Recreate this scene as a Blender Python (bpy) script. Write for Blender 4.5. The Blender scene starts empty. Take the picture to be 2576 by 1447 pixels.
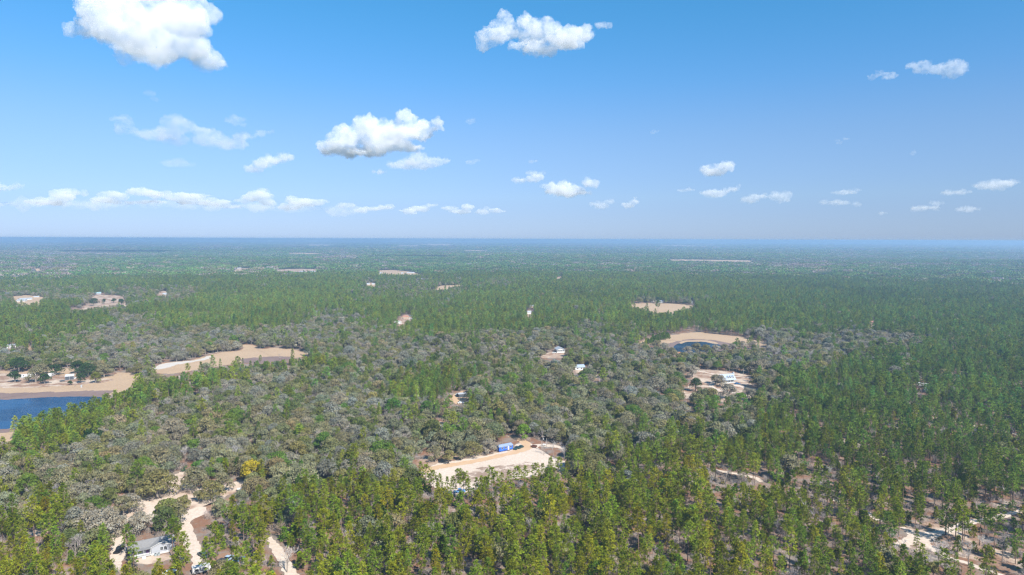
import bpy, bmesh, math, random
import numpy as np
from mathutils import Vector, Matrix, noise as mnoise

random.seed(11)
RNG = np.random.default_rng(7)
SC = bpy.context.scene
COL = SC.collection

# ------------------------------------------------------------------ camera
CAM_H = 120.0
PITCH = math.radians(4.06)
ROLL = math.radians(0.19)
F = 24.0 / 36.0 * 2576.0          # focal length in pixels of the 2576-wide photograph
cam_data = bpy.data.cameras.new('camera')
cam_data.lens = 24.0
cam_data.sensor_width = 36.0
cam_data.clip_start = 1.0
cam_data.clip_end = 200000.0
cam = bpy.data.objects.new('camera', cam_data)
COL.objects.link(cam)
R_cam = Matrix.Rotation(math.pi / 2 - PITCH, 3, 'X') @ Matrix.Rotation(ROLL, 3, 'Z')
cam.matrix_world = Matrix.Translation((0, 0, CAM_H)) @ R_cam.to_4x4()
SC.camera = cam
RC = np.array(R_cam)

# ------------------------------------------------------------------ light
SUN_EL = math.radians(42.0)
SUN_AZ = math.radians(180.0 - 38.0)   # clockwise from the view direction (+Y)
sun_dir = Vector((math.sin(SUN_AZ) * math.cos(SUN_EL), math.cos(SUN_AZ) * math.cos(SUN_EL), math.sin(SUN_EL)))
sun_data = bpy.data.lights.new('sun', 'SUN')
sun_data.energy = 5.0
sun_data.angle = math.radians(0.53)
sun_data.color = (1.0, 0.95, 0.86)
sun = bpy.data.objects.new('sun', sun_data)
sun.rotation_euler = sun_dir.to_track_quat('Z', 'Y').to_euler()
sun.location = (0, -200, 800)
COL.objects.link(sun)

world = bpy.data.worlds.new('World')
SC.world = world
world.use_nodes = True
wn = world.node_tree
bg = wn.nodes['Background']
sky = wn.nodes.new('ShaderNodeTexSky')
sky.sky_type = 'NISHITA'
sky.sun_disc = False
sky.sun_elevation = SUN_EL
sky.sun_rotation = SUN_AZ
sky.altitude = 100.0
sky.air_density = 1.0
sky.dust_density = 0.2
sky.ozone_density = 3.0
# the photograph's air is clearer blue overhead and milkier along the horizon, the same all the way round
tcw = wn.nodes.new('ShaderNodeTexCoord')
sep = wn.nodes.new('ShaderNodeSeparateXYZ')
wn.links.new(tcw.outputs['Generated'], sep.inputs[0])
rmp = wn.nodes.new('ShaderNodeValToRGB')
rmp.color_ramp.interpolation = 'B_SPLINE'
_st = [(0.0, (.335, .472, .885)), (.028, (.355, .452, .775)), (.06, (.41, .495, .735)), (.143, (.55, .645, .79)), (.216, (.42, .71, .93)), (.322, (.30, .82, 1.0)), (.6, (.32, .83, 1.0))]
_el = rmp.color_ramp.elements
while len(_el) < len(_st): _el.new(.5)
for _e, (_p, _c) in zip(_el, _st):
    _e.position = _p; _e.color = (*_c, 1)
wn.links.new(sep.outputs['Z'], rmp.inputs['Fac'])
mul = wn.nodes.new('ShaderNodeMix'); mul.data_type = 'RGBA'; mul.blend_type = 'MULTIPLY'
mul.inputs[0].default_value = 1.0
wn.links.new(sky.outputs['Color'], mul.inputs[6]); wn.links.new(rmp.outputs['Color'], mul.inputs[7])
wn.links.new(mul.outputs[2], bg.inputs['Color'])
bg.inputs['Strength'].default_value = 0.093

SC.view_settings.view_transform = 'Standard'
SC.view_settings.look = 'None'
SC.view_settings.gamma = 1.0
SC.view_settings.use_curve_mapping = False
SC.view_settings.exposure = 0.9

SC.render.engine = 'CYCLES'
cy = SC.cycles
cy.use_denoising = True
try:
    cy.denoiser = 'OPENIMAGEDENOISE'
except Exception:
    pass
cy.denoising_prefilter = 'FAST'
cy.use_adaptive_sampling = True
cy.adaptive_threshold = 0.015
cy.max_bounces = 24
cy.diffuse_bounces = 3
cy.glossy_bounces = 2
cy.transmission_bounces = 3
cy.volume_bounces = 24
cy.transparent_max_bounces = 4
cy.caustics_reflective = False
cy.caustics_refractive = False
cy.pixel_filter_type = 'BLACKMAN_HARRIS'
cy.filter_width = 1.3

# ------------------------------------------------------------------ helpers
def sstep(a, b, x):
    t = np.clip((np.asarray(x, float) - a) / (b - a), 0, 1)
    return t * t * (3 - 2 * t)

def terr(x, y):
    """Height of the land: flat round the nearest woods, gently rolling far out."""
    x = np.asarray(x, float); y = np.asarray(y, float)
    d = np.hypot(x, y)
    w = sstep(1600, 5000, d)
    z = (5.0 * np.sin(x / 730 + 1.1) * np.sin(y / 610 + .4) + 3.5 * np.sin((x + .6 * y) / 410 + 2.2)
         + 3.0 * np.sin((y - .35 * x) / 340 + .9))
    return w * z

def _hash(ix, iy, s):
    h = (ix.astype(np.int64) * 374761393 + iy.astype(np.int64) * 668265263 + s * 144665) & 0x7fffffff
    h = ((h ^ (h >> 13)) * 1274126177) & 0x7fffffff
    return ((h ^ (h >> 16)) & 0xffff) / 65535.0

def vnoise(x, y, scale, seed=0, octaves=3):
    """Value noise in 0..1."""
    x = np.asarray(x, float) / scale; y = np.asarray(y, float) / scale
    tot = 0.0; amp = 1.0; norm = 0.0
    for o in range(octaves):
        ix = np.floor(x); iy = np.floor(y)
        fx = x - ix; fy = y - iy
        fx = fx * fx * (3 - 2 * fx); fy = fy * fy * (3 - 2 * fy)
        a = _hash(ix, iy, seed + o); b = _hash(ix + 1, iy, seed + o)
        c = _hash(ix, iy + 1, seed + o); d = _hash(ix + 1, iy + 1, seed + o)
        tot = tot + amp * ((a * (1 - fx) + b * fx) * (1 - fy) + (c * (1 - fx) + d * fx) * fy)
        norm += amp; amp *= .5; x = x * 2.03 + 17; y = y * 2.03 + 31
    return tot / norm

def ray(u, v):
    d = RC @ np.array([(u - 1288.0) / F, -(v - 723.5) / F, -1.0])
    return d / np.linalg.norm(d)

def ground(u, v):
    """Point of the land seen at pixel (u, v) of the 2576-wide photograph."""
    d = ray(u, v)
    t = np.geomspace(120, 60000, 4000)
    z = CAM_H + d[2] * t
    below = z < terr(d[0] * t, d[1] * t)
    i = int(np.argmax(below)) if below.any() else len(t) - 1
    t0 = t[max(i - 1, 0)]; t1 = t[i]
    for _ in range(20):
        tm = .5 * (t0 + t1)
        if CAM_H + d[2] * tm < terr(d[0] * tm, d[1] * tm): t1 = tm
        else: t0 = tm
    return np.array([d[0] * t1, d[1] * t1])

def proj(x, y, z):
    x = np.asarray(x, float)
    p = np.stack([x, np.asarray(y, float), np.asarray(z, float) - CAM_H], -1) @ RC
    dep = -p[..., 2]
    dep = np.where(np.abs(dep) < 1e-6, 1e-6, dep)
    u = 1288.0 + F * p[..., 0] / dep
    v = 723.5 - F * p[..., 1] / dep
    return u, v, dep

def in_poly(px, py, poly):
    poly = np.asarray(poly, float)
    inside = np.zeros(np.shape(px), bool)
    n = len(poly); j = n - 1
    for i in range(n):
        xi, yi = poly[i]; xj, yj = poly[j]
        if yi != yj:
            c = ((yi > py) != (yj > py)) & (px < (xj - xi) * (py - yi) / (yj - yi) + xi)
            inside ^= c
        j = i
    return inside

def tag(o, label=None, cat=None, group=None, kind=None):
    if label: o['label'] = label
    if cat: o['category'] = cat
    if group: o['group'] = group
    if kind: o['kind'] = kind
    return o

def empty(name, loc, rz=0.0):
    o = bpy.data.objects.new(name, None)
    o.empty_display_size = .5
    o.location = loc; o.rotation_euler = (0, 0, rz)
    COL.objects.link(o)
    return o

class MB:
    """Collects faces for one mesh: boxes, bars, cards; var is a per-face number for colour variety."""
    def __init__(self):
        self.v = []; self.f = []; self.m = []; self.a = []
    def face(self, pts, m=0, a=.5):
        n = len(self.v)
        self.v.extend([tuple(p) for p in pts])
        self.f.append(tuple(range(n, n + len(pts)))); self.m.append(m); self.a.append(a)
    def poly(self, pts, faces, m=0, a=.5):
        n = len(self.v)
        self.v.extend([tuple(p) for p in pts])
        for f in faces:
            self.f.append(tuple(n + i for i in f)); self.m.append(m); self.a.append(a)
    def box(self, x0, x1, y0, y1, z0, z1, m=0, a=.5):
        p = [(x0, y0, z0), (x1, y0, z0), (x1, y1, z0), (x0, y1, z0), (x0, y0, z1), (x1, y0, z1), (x1, y1, z1), (x0, y1, z1)]
        self.poly(p, [(0, 3, 2, 1), (4, 5, 6, 7), (0, 1, 5, 4), (1, 2, 6, 5), (2, 3, 7, 6), (3, 0, 4, 7)], m, a)
    def prism(self, pts, y0, y1, m=0, a=.5):
        """Outline in xz, extruded along y."""
        n = len(pts)
        p = [(x, y0, z) for x, z in pts] + [(x, y1, z) for x, z in pts]
        f = [tuple(range(n)), tuple(range(2 * n - 1, n - 1, -1))]
        f += [(i, i + n, (i + 1) % n + n, (i + 1) % n) for i in range(n)]
        self.poly(p, f, m, a)
    def tube(self, a, b, r0, r1, n=6, m=0, var=.5, caps=False):
        a = Vector(a); b = Vector(b); d = (b - a)
        if d.length < 1e-6: return
        q = d.to_track_quat('Z', 'Y')
        p = []
        for c, r in ((a, r0), (b, r1)):
            for k in range(n):
                t = 2 * math.pi * k / n
                p.append(c + q @ Vector((r * math.cos(t), r * math.sin(t), 0)))
        f = [(k, (k + 1) % n, n + (k + 1) % n, n + k) for k in range(n)]
        if caps: f += [tuple(range(n - 1, -1, -1)), tuple(range(n, 2 * n))]
        self.poly(p, f, m, var)
    def mesh(self, name, mats, smooth=False):
        me = bpy.data.meshes.new(name)
        me.from_pydata(self.v, [], self.f)
        for m in mats: me.materials.append(m)
        me.polygons.foreach_set('material_index', self.m)
        at = me.attributes.new('var', 'FLOAT', 'FACE')
        at.data.foreach_set('value', self.a)
        if smooth: me.polygons.foreach_set('use_smooth', [True] * len(self.f))
        me.update()
        return me
    def build(self, name, mats, parent=None, loc=None, rz=0.0):
        if not isinstance(mats, (list, tuple)): mats = [mats]
        o = bpy.data.objects.new(name, self.mesh(name, mats))
        COL.objects.link(o)
        if parent is not None: o.parent = parent
        if loc is not None: o.location = loc
        if rz: o.rotation_euler = (0, 0, rz)
        return o

# ------------------------------------------------------------------ materials
def new_mat(name):
    m = bpy.data.materials.new(name)
    m.use_nodes = True
    nt = m.node_tree
    for n in list(nt.nodes): nt.nodes.remove(n)
    out = nt.nodes.new('ShaderNodeOutputMaterial')
    return m, nt, out

def N(nt, kind, **kw):
    n = nt.nodes.new(kind)
    for k, v in kw.items(): setattr(n, k, v)
    return n

def noise_node(nt, vec, scale, detail=4, rough=.55):
    n = N(nt, 'ShaderNodeTexNoise')
    n.inputs['Scale'].default_value = scale
    n.inputs['Detail'].default_value = detail
    n.inputs['Roughness'].default_value = rough
    nt.links.new(vec, n.inputs['Vector'])
    return n.outputs['Fac']

def ramp(nt, fac, stops):
    r = N(nt, 'ShaderNodeValToRGB')
    e = r.color_ramp.elements
    while len(e) < len(stops): e.new(.5)
    for el, (p, c) in zip(e, stops):
        el.position = p
        el.color = (c, c, c, 1) if isinstance(c, (int, float)) else (*c, 1)
    nt.links.new(fac, r.inputs['Fac'])
    return r.outputs['Color']

def mix(nt, fac, a, b, mode='MIX'):
    n = N(nt, 'ShaderNodeMix', data_type='RGBA', blend_type=mode)
    for s, v in ((n.inputs[0], fac), (n.inputs[6], a), (n.inputs[7], b)):
        if isinstance(v, (int, float)): s.default_value = v
        elif isinstance(v, tuple): s.default_value = (*v, 1)
        else: nt.links.new(v, s)
    return n.outputs[2]

def math_node(nt, op, a, b=0.0, clamp=False):
    n = N(nt, 'ShaderNodeMath', operation=op, use_clamp=clamp)
    for s, v in ((n.inputs[0], a), (n.inputs[1], b)):
        if isinstance(v, (int, float)): s.default_value = v
        else: nt.links.new(v, s)
    return n.outputs[0]

def plain(name, col, rough=.6, var=.12, scale=2.0, metal=0.0):
    m, nt, out = new_mat(name)
    b = N(nt, 'ShaderNodeBsdfPrincipled')
    tc = N(nt, 'ShaderNodeTexCoord')
    f = noise_node(nt, tc.outputs['Object'], scale, 3)
    lo = tuple(c * (1 - var) for c in col); hi = tuple(min(1, c * (1 + var)) for c in col)
    nt.links.new(mix(nt, f, lo, hi), b.inputs['Base Color'])
    b.inputs['Roughness'].default_value = rough
    b.inputs['Metallic'].default_value = metal
    nt.links.new(b.outputs[0], out.inputs['Surface'])
    return m

def foliage(name, transl=.25, lo=.72, hi=1.28, warm=(1.12, 1.0, .8), cool=(.9, 1.0, 1.12)):
    """Leaf or twig colour: the tree's own tint times a per-leaf-clump variety."""
    m, nt, out = new_mat(name)
    at = N(nt, 'ShaderNodeAttribute', attribute_type='INSTANCER', attribute_name='tint')
    va = N(nt, 'ShaderNodeAttribute', attribute_type='GEOMETRY', attribute_name='var')
    v = va.outputs['Fac']
    c = mix(nt, 1.0, at.outputs['Color'], ramp(nt, v, [(0, lo), (1, hi)]), 'MULTIPLY')
    # a second, unrelated number from the same one shifts the hue
    h = math_node(nt, 'FRACT', math_node(nt, 'MULTIPLY', v, 7.31))
    c = mix(nt, 1.0, c, ramp(nt, h, [(0, cool), (1, warm)]), 'MULTIPLY')
    d = N(nt, 'ShaderNodeBsdfDiffuse')
    nt.links.new(c, d.inputs['Color'])
    if transl > 0:
        t = N(nt, 'ShaderNodeBsdfTranslucent')
        nt.links.new(c, t.inputs['Color'])
        nt.links.new(mix(nt, 1.0, c, (transl, transl, transl), 'MULTIPLY'), t.inputs['Color'])
        ms = N(nt, 'ShaderNodeAddShader')      # a leaf sends some light back and lets some through
        nt.links.new(d.outputs[0], ms.inputs[0]); nt.links.new(t.outputs[0], ms.inputs[1])
        nt.links.new(ms.outputs[0], out.inputs['Surface'])
    else:
        nt.links.new(d.outputs[0], out.inputs['Surface'])
    return m

M_needle = foliage('pine_needles', .38, .55, 1.45, (1.15, 1.0, .8), (.86, 1.0, 1.0))
M_leaf = foliage('oak_leaves', .35, .70, 1.30, (1.1, 1.0, .84), (.92, 1.0, 1.1))
M_twig = foliage('bare_twigs', .3, .7, 1.3, (1.05, 1.0, .95), (.97, .98, 1.04))
M_far = foliage('far_canopy', .35, .5, 1.5, (1.15, 1.0, .85), (.88, 1.0, 1.12))
M_bark = plain('pine_bark', (.15, .10, .075), .9, .35, 3)
M_oakbark = plain('oak_bark', (.21, .18, .155), .9, .3, 3)

def ground_mat(name, build):
    m, nt, out = new_mat(name)
    g = N(nt, 'ShaderNodeNewGeometry')
    pos = g.outputs['Position']
    b = N(nt, 'ShaderNodeBsdfPrincipled')
    b.inputs['Roughness'].default_value = .95
    b.inputs['Specular IOR Level'].default_value = .15
    c, bump = build(nt, pos)
    nt.links.new(c, b.inputs['Base Color'])
    if bump is not None:
        bn = N(nt, 'ShaderNodeBump')
        bn.inputs['Strength'].default_value = .5
        bn.inputs['Distance'].default_value = .25
        nt.links.new(bump, bn.inputs['Height'])
        nt.links.new(bn.outputs[0], b.inputs['Normal'])
    nt.links.new(b.outputs[0], out.inputs['Surface'])
    return m

def _floor(nt, pos):
    # forest floor: red-brown needle litter, grey twigs, bare pale sand; far out the closed canopy reads as one surface
    big = noise_node(nt, pos, .018, 4)
    mid = noise_node(nt, pos, .11, 5, .65)
    fine = noise_node(nt, pos, .9, 4, .7)
    litter = mix(nt, fine, (.13, .065, .04), (.29, .16, .10))
    grey = mix(nt, fine, (.14, .115, .095), (.29, .24, .205))
    c = mix(nt, ramp(nt, mid, [(.42, 0.0), (.58, 1.0)]), litter, grey)
    sand = mix(nt, fine, (.42, .34, .27), (.62, .53, .44))
    s = math_node(nt, 'ADD', math_node(nt, 'MULTIPLY', big, .55), math_node(nt, 'MULTIPLY', mid, .45))
    c = mix(nt, ramp(nt, s, [(.59, 0.0), (.69, .9)]), c, sand)
    ln = N(nt, 'ShaderNodeVectorMath', operation='LENGTH')
    nt.links.new(pos, ln.inputs[0])
    far = ramp(nt, math_node(nt, 'MULTIPLY', ln.outputs['Value'], 1 / 40000.0), [(.045, 0.0), (.075, 1.0)])
    can = mix(nt, noise_node(nt, pos, .0011, 8, .7), (.02, .04, .018), (.10, .11, .075))
    return mix(nt, far, c, can), fine

def _sand(nt, pos):
    a = noise_node(nt, pos, .05, 4); f = noise_node(nt, pos, .8, 5, .65)
    c = mix(nt, a, (.52, .42, .34), (.67, .59, .51))
    return mix(nt, ramp(nt, f, [(.3, .6), (.68, 0.0)]), c, (.36, .26, .19)), f

def _sandpatch(nt, pos):
    c, f = _sand(nt, pos)
    p = noise_node(nt, pos, .16, 6, .7)
    return mix(nt, ramp(nt, p, [(.43, 0.0), (.54, .9)]), c, (.23, .155, .115)), f

def _drygrass(nt, pos):
    a = noise_node(nt, pos, .03, 5, .6); f = noise_node(nt, pos, .5, 5, .7)
    c = mix(nt, a, (.36, .245, .15), (.50, .37, .25))
    return mix(nt, ramp(nt, f, [(.35, .6), (.62, 0.0)]), c, (.30, .21, .14)), f

def _lawn(nt, pos):
    a = noise_node(nt, pos, .07, 6, .65); f = noise_node(nt, pos, .6, 5, .7)
    c = mix(nt, f, (.17, .095, .065), (.34, .22, .15))
    s = mix(nt, f, (.40, .31, .24), (.56, .47, .38))
    return mix(nt, ramp(nt, a, [(.44, 0.0), (.60, 1.0)]), c, s), f

def _yard(nt, pos):
    a = noise_node(nt, pos, .09, 6, .65); f = noise_node(nt, pos, .6, 5, .7)
    c = mix(nt, f, (.24, .15, .105), (.38, .26, .19))
    s = mix(nt, f, (.44, .335, .26), (.60, .50, .41))
    return mix(nt, ramp(nt, a, [(.36, 0.0), (.54, 1.0)]), c, s), f

def _mud(nt, pos):
    a = noise_node(nt, pos, .06, 5, .65); f = noise_node(nt, pos, .5, 4, .7)
    return mix(nt, a, (.13, .09, .085), (.25, .18, .155)), f

def _ruts(nt, pos):
    a = noise_node(nt, pos, .2, 5, .65)
    return mix(nt, a, (.42, .26, .145), (.55, .40, .27)), a

def _pale(nt, pos):
    a = noise_node(nt, pos, .12, 5, .65)
    return mix(nt, a, (.40, .36, .32), (.56, .52, .47)), a

M_floor = ground_mat('forest_floor', _floor)
M_sand = ground_mat('sand', _sand)
M_sandpatch = ground_mat('patchy_sand', _sandpatch)
M_drygrass = ground_mat('dry_grass', _drygrass)
M_lawn = ground_mat('dry_lawn', _lawn)
M_yard = ground_mat('pale_yard', _yard)
M_mud = ground_mat('wet_mud', _mud)
M_ruts = ground_mat('wheel_ruts', _ruts)
M_pale = ground_mat('pale_sand', _pale)

def water_mat(name, body, calm):
    m, nt, out = new_mat(name)
    b = N(nt, 'ShaderNodeBsdfPrincipled')
    b.inputs['Base Color'].default_value = (*body, 1)
    b.inputs['Roughness'].default_value = .2
    b.inputs['IOR'].default_value = 1.33
    g = N(nt, 'ShaderNodeNewGeometry')
    mp = N(nt, 'ShaderNodeMapping')
    nt.links.new(g.outputs['Position'], mp.inputs['Vector'])
    mp.inputs['Scale'].default_value = (.5, 1.0, 1.0)
    f = noise_node(nt, mp.outputs[0], 1.6, 4, .6)
    wind = noise_node(nt, mp.outputs[0], .022, 3, .5)
    bn = N(nt, 'ShaderNodeBump')
    bn.inputs['Distance'].default_value = .3
    nt.links.new(ramp(nt, wind, [(.44, .01), (.53, calm)]), bn.inputs['Strength'])
    nt.links.new(f, bn.inputs['Height'])
    nt.links.new(bn.outputs[0], b.inputs['Normal'])
    nt.links.new(b.outputs[0], out.inputs['Surface'])
    return m
M_water = water_mat('lake_water', (.008, .040, .105), .95)
M_dark_water = water_mat('pond_water', (.003, .008, .02), 1.0)
# ------------------------------------------------------------------ the land
def build_ground():
    fine = np.radians(np.arange(-54, 54.01, .6))
    coarse = np.radians(np.arange(57, 303.1, 3.0))
    ang = np.concatenate([fine, coarse])
    rad = np.concatenate([[0.0], np.linspace(60, 1500, 16), np.geomspace(1560, 70000, 90)])
    na = len(ang)
    xs = np.outer(rad[1:], np.sin(ang)); ys = np.outer(rad[1:], np.cos(ang))
    zs = terr(xs, ys)
    v = [(0.0, 0.0, 0.0)] + list(zip(xs.ravel(), ys.ravel(), zs.ravel()))
    f = []
    for j in range(na):
        k = (j + 1) % na
        f.append((0, 1 + k, 1 + j))
    for i in range(len(rad) - 2):
        a = 1 + i * na; b = a + na
        for j in range(na):
            k = (j + 1) % na
            f.append((a + j, a + k, b + k, b + j))
    me = bpy.data.meshes.new('ground')
    me.from_pydata(v, [], f)
    me.materials.append(M_floor)
    me.update()
    o = bpy.data.objects.new('ground', me)
    COL.objects.link(o)
    tag(o, kind='structure')
build_ground()

def smooth_closed(p, n=6):
    p = np.asarray(p, float); out = []
    m = len(p)
    for i in range(m):
        a, b, c, d = p[i - 1], p[i], p[(i + 1) % m], p[(i + 2) % m]
        for k in range(n):
            t = k / n
            out.append(.5 * ((2 * b) + (-a + c) * t + (2 * a - 5 * b + 4 * c - d) * t * t + (-a + 3 * b - 3 * c + d) * t ** 3))
    return np.array(out)

def smooth_open(p, n=8):
    p = np.asarray(p, float)
    p = np.vstack([2 * p[0] - p[1], p, 2 * p[-1] - p[-2]])
    out = []
    for i in range(1, len(p) - 2):
        a, b, c, d = p[i - 1], p[i], p[i + 1], p[i + 2]
        for k in range(n):
            t = k / n
            out.append(.5 * ((2 * b) + (-a + c) * t + (2 * a - 5 * b + 4 * c - d) * t * t + (-a + 3 * b - 3 * c + d) * t ** 3))
    out.append(p[-2])
    return np.array(out)

LAYER = [0]
def sheet(name, outline, mat, layer, rough=1.5, kind='structure', sharp=False):
    """A flat patch of land whose outline is given in metres."""
    p = np.asarray(outline, float) if sharp else smooth_closed(outline, 4)
    c = p.mean(0); dist = np.hypot(*c)
    # resample evenly so that the rim can be ragged
    q = np.vstack([p, p[:1]]); seg = np.hypot(*np.diff(q, axis=0).T); L = np.concatenate([[0], np.cumsum(seg)])
    m = int(np.clip(L[-1] / (1.3 if dist < 900 else 5.0), 40, 420))
    t = np.linspace(0, L[-1], m, endpoint=False)
    p = np.stack([np.interp(t, L, q[:, 0]), np.interp(t, L, q[:, 1])], 1)
    n = np.array([[mnoise.noise(Vector((x * .09, y * .09, layer * 3.3))) + .6 * mnoise.noise(Vector((x * .4, y * .4, layer * 3.3))), mnoise.noise(Vector((x * .09, y * .09, 40 + layer))) + .6 * mnoise.noise(Vector((x * .4, y * .4, 9 + layer)))] for x, y in p])
    p = p + n * rough * 1.5
    bm = bmesh.new()
    vs = [bm.verts.new((x, y, 0)) for x, y in p]
    try:
        fc = bm.faces.new(vs)
    except ValueError:
        return
    bmesh.ops.triangulate(bm, faces=[fc])
    if dist > 1500:
        for _ in range(5):
            es = [e for e in bm.edges if e.calc_length() > 90]
            if not es or len(bm.faces) > 6000: break
            bmesh.ops.subdivide_edges(bm, edges=es, cuts=1)
            bmesh.ops.triangulate(bm, faces=bm.faces[:])
    off = .02 * layer if dist < 1500 else .6 + .25 * layer
    for v in bm.verts:
        v.co.z = float(terr(v.co.x, v.co.y)) + off
    bmesh.ops.recalc_face_normals(bm, faces=bm.faces[:])
    for f in bm.faces:
        if f.normal.z < 0: f.normal_flip()
    me = bpy.data.meshes.new(name)
    bm.to_mesh(me); bm.free()
    me.materials.append(mat)
    o = bpy.data.objects.new(name, me)
    COL.objects.link(o)
    tag(o, kind=kind)
    return o

CLEAR_PIX = []      # what of an opening the photograph shows: no crown may stand before it (polygon, share of trees dropped)
CLEAR_GND = []      # no trunk stands in these (metres)

def opening(name, px, mat, layer, rough=1.5, drop=1.0, far=False, sightline=True, clear=True, sharp=False):
    g = np.array([ground(u, v) for u, v in px])
    if far:   # the near rim lies hidden behind the trees before it: the opening runs on toward us as far as they hide it
        c = np.array(px, float).mean(0)
        g2 = []
        for (u, v), q in zip(px, g):
            d = np.hypot(*q)
            if v > c[1]:
                q = ground(u, v + 13.0 * F / d * .9)
            g2.append(q)
        g = np.array(g2)
    if sightline: CLEAR_PIX.append((np.array(px, float), drop))
    if clear: CLEAR_GND.append(g)
    return sheet(name, g, mat, layer, rough, sharp=sharp)

def track(name, px, width, mat, layer, rough=.7, sight=True, drop=1.0):
    g = smooth_open([ground(u, v) for u, v in px], 14)
    t = np.gradient(g, axis=0); t /= np.linalg.norm(t, axis=1)[:, None] + 1e-9
    nrm = np.stack([-t[:, 1], t[:, 0]], 1)
    w = np.full(len(g), width / 2) if np.isscalar(width) else np.interp(np.linspace(0, 1, len(g)), np.linspace(0, 1, len(width)), np.array(width) / 2)
    w = w * (1 + .35 * np.array([mnoise.noise(Vector((x * .15, y * .15, 7.0 + layer))) for x, y in g]))
    e1 = np.array([mnoise.noise(Vector((x * .5, y * .5, 3.0 + layer))) for x, y in g]) * .8
    e2 = np.array([mnoise.noise(Vector((x * .5, y * .5, 13.0 + layer))) for x, y in g]) * .8
    L = g + nrm * (w + e1)[:, None]; Rr = g - nrm * (w + e2)[:, None]
    n = len(g); z = .02 * layer
    v = [(x, y, z) for x, y in L] + [(x, y, z) for x, y in Rr]
    f = [(i, n + i, n + i + 1, i + 1) for i in range(n - 1)]
    me = bpy.data.meshes.new(name)
    me.from_pydata(v, [], f); me.materials.append(mat); me.update()
    for p in me.polygons:
        if p.normal.z < 0: p.flip()
    o = bpy.data.objects.new(name, me); COL.objects.link(o); tag(o, kind='structure')
    out = np.vstack([g + nrm * (w[:, None] + .6), (g - nrm * (w[:, None] + .6))[::-1]])
    CLEAR_GND.append(out)
    if sight:
        u, vv, _ = proj(out[:, 0], out[:, 1], 0 * out[:, 0])
        CLEAR_PIX.append((np.stack([u, vv], 1), drop))
    return o

# the sandy clearing in the middle
opening('sandy_clearing', [(1060, 1188), (1084, 1174), (1098, 1166), (1180, 1154), (1250, 1140), (1293, 1130), (1300, 1116), (1322, 1112), (1345, 1119), (1368, 1136), (1392, 1150), (1414, 1158), (1446, 1168), (1428, 1184), (1380, 1194), (1300, 1203), (1236, 1214), (1196, 1236), (1150, 1244), (1108, 1238), (1076, 1214)], M_sand, 2, .8, .4, sharp=True)
CLEAR_PIX.append((np.array([(1072, 1184), (1180, 1161), (1300, 1131), (1345, 1121), (1392, 1150), (1404, 1158), (1370, 1174), (1300, 1182), (1236, 1190), (1180, 1203), (1120, 1214), (1090, 1202)], float), .97))
opening('brown_clearing_edge', [(1050, 1160), (1090, 1145), (1160, 1146), (1250, 1138), (1252, 1146), (1180, 1162), (1098, 1170), (1064, 1184)], M_lawn, 1, 1.0, .55)
track('clearing_track', [(1066, 1188), (1100, 1176), (1180, 1163), (1250, 1149), (1300, 1136), (1325, 1126), (1318, 1112), (1298, 1102), (1280, 1098)], [5, 5.5, 5, 5, 6, 6, 5, 4, 3], M_ruts, 4, 1, True, .9)
track('clearing_lane', [(1330, 1128), (1352, 1121), (1385, 1122), (1425, 1128)], [6, 5, 5, 4], M_sand, 3, 1, True, .8)
opening('patchy_sand', [(1150, 1190), (1200, 1178), (1260, 1172), (1330, 1164), (1362, 1168), (1340, 1184), (1290, 1200), (1225, 1216), (1170, 1220), (1140, 1208)], M_sandpatch, 3, 2.0, .9, clear=False)

# roads and openings at the lower left
opening('bare_ground', [(330, 1258), (396, 1242), (420, 1207), (462, 1186), (476, 1214), (520, 1228), (600, 1210), (628, 1222), (562, 1252), (515, 1276), (462, 1284), (392, 1302), (300, 1304), (258, 1290)], M_yard, 1, 1.5, .9)
track('sand_loop', [(262, 1288), (285, 1303), (330, 1307), (372, 1306), (384, 1288), (374, 1268), (340, 1259)], [4, 3.5, 3.5, 4, 4, 3.2, 3], M_sand, 2, 1, True, .8)
track('sand_driveway', [(283, 1305), (288, 1330), (298, 1360), (300, 1385), (294, 1412), (288, 1440)], [3, 3, 4, 6, 4, 3], M_sand, 3, 1, True, .5)
opening('sand_road', [(449, 1293), (474, 1284), (519, 1274), (517, 1292), (494, 1304), (482, 1316), (492, 1340), (503, 1368), (510, 1392), (503, 1425), (488, 1440), (480, 1412), (462, 1368), (452, 1335), (448, 1310)], M_sand, 2, 1.0, .8)
track('side_road', [(517, 1279), (560, 1262), (620, 1246)], [7, 5, 3], M_lawn, 1, 1, True, .6)
opening('house_yard', [(352, 1395), (382, 1400), (420, 1392), (430, 1404), (395, 1416), (350, 1420), (330, 1410)], M_yard, 1, 1, .75)
opening('reddish_yard', [(530, 1400), (600, 1395), (620, 1420), (560, 1440), (520, 1430)], M_lawn, 1, 1, .45)
track('forest_track', [(676, 1352), (690, 1372), (706, 1398), (722, 1425), (740, 1455), (752, 1480)], [2.5, 3.2, 4, 4.2, 4.4, 4.6], M_sand, 2, .6, True, .97)

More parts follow.
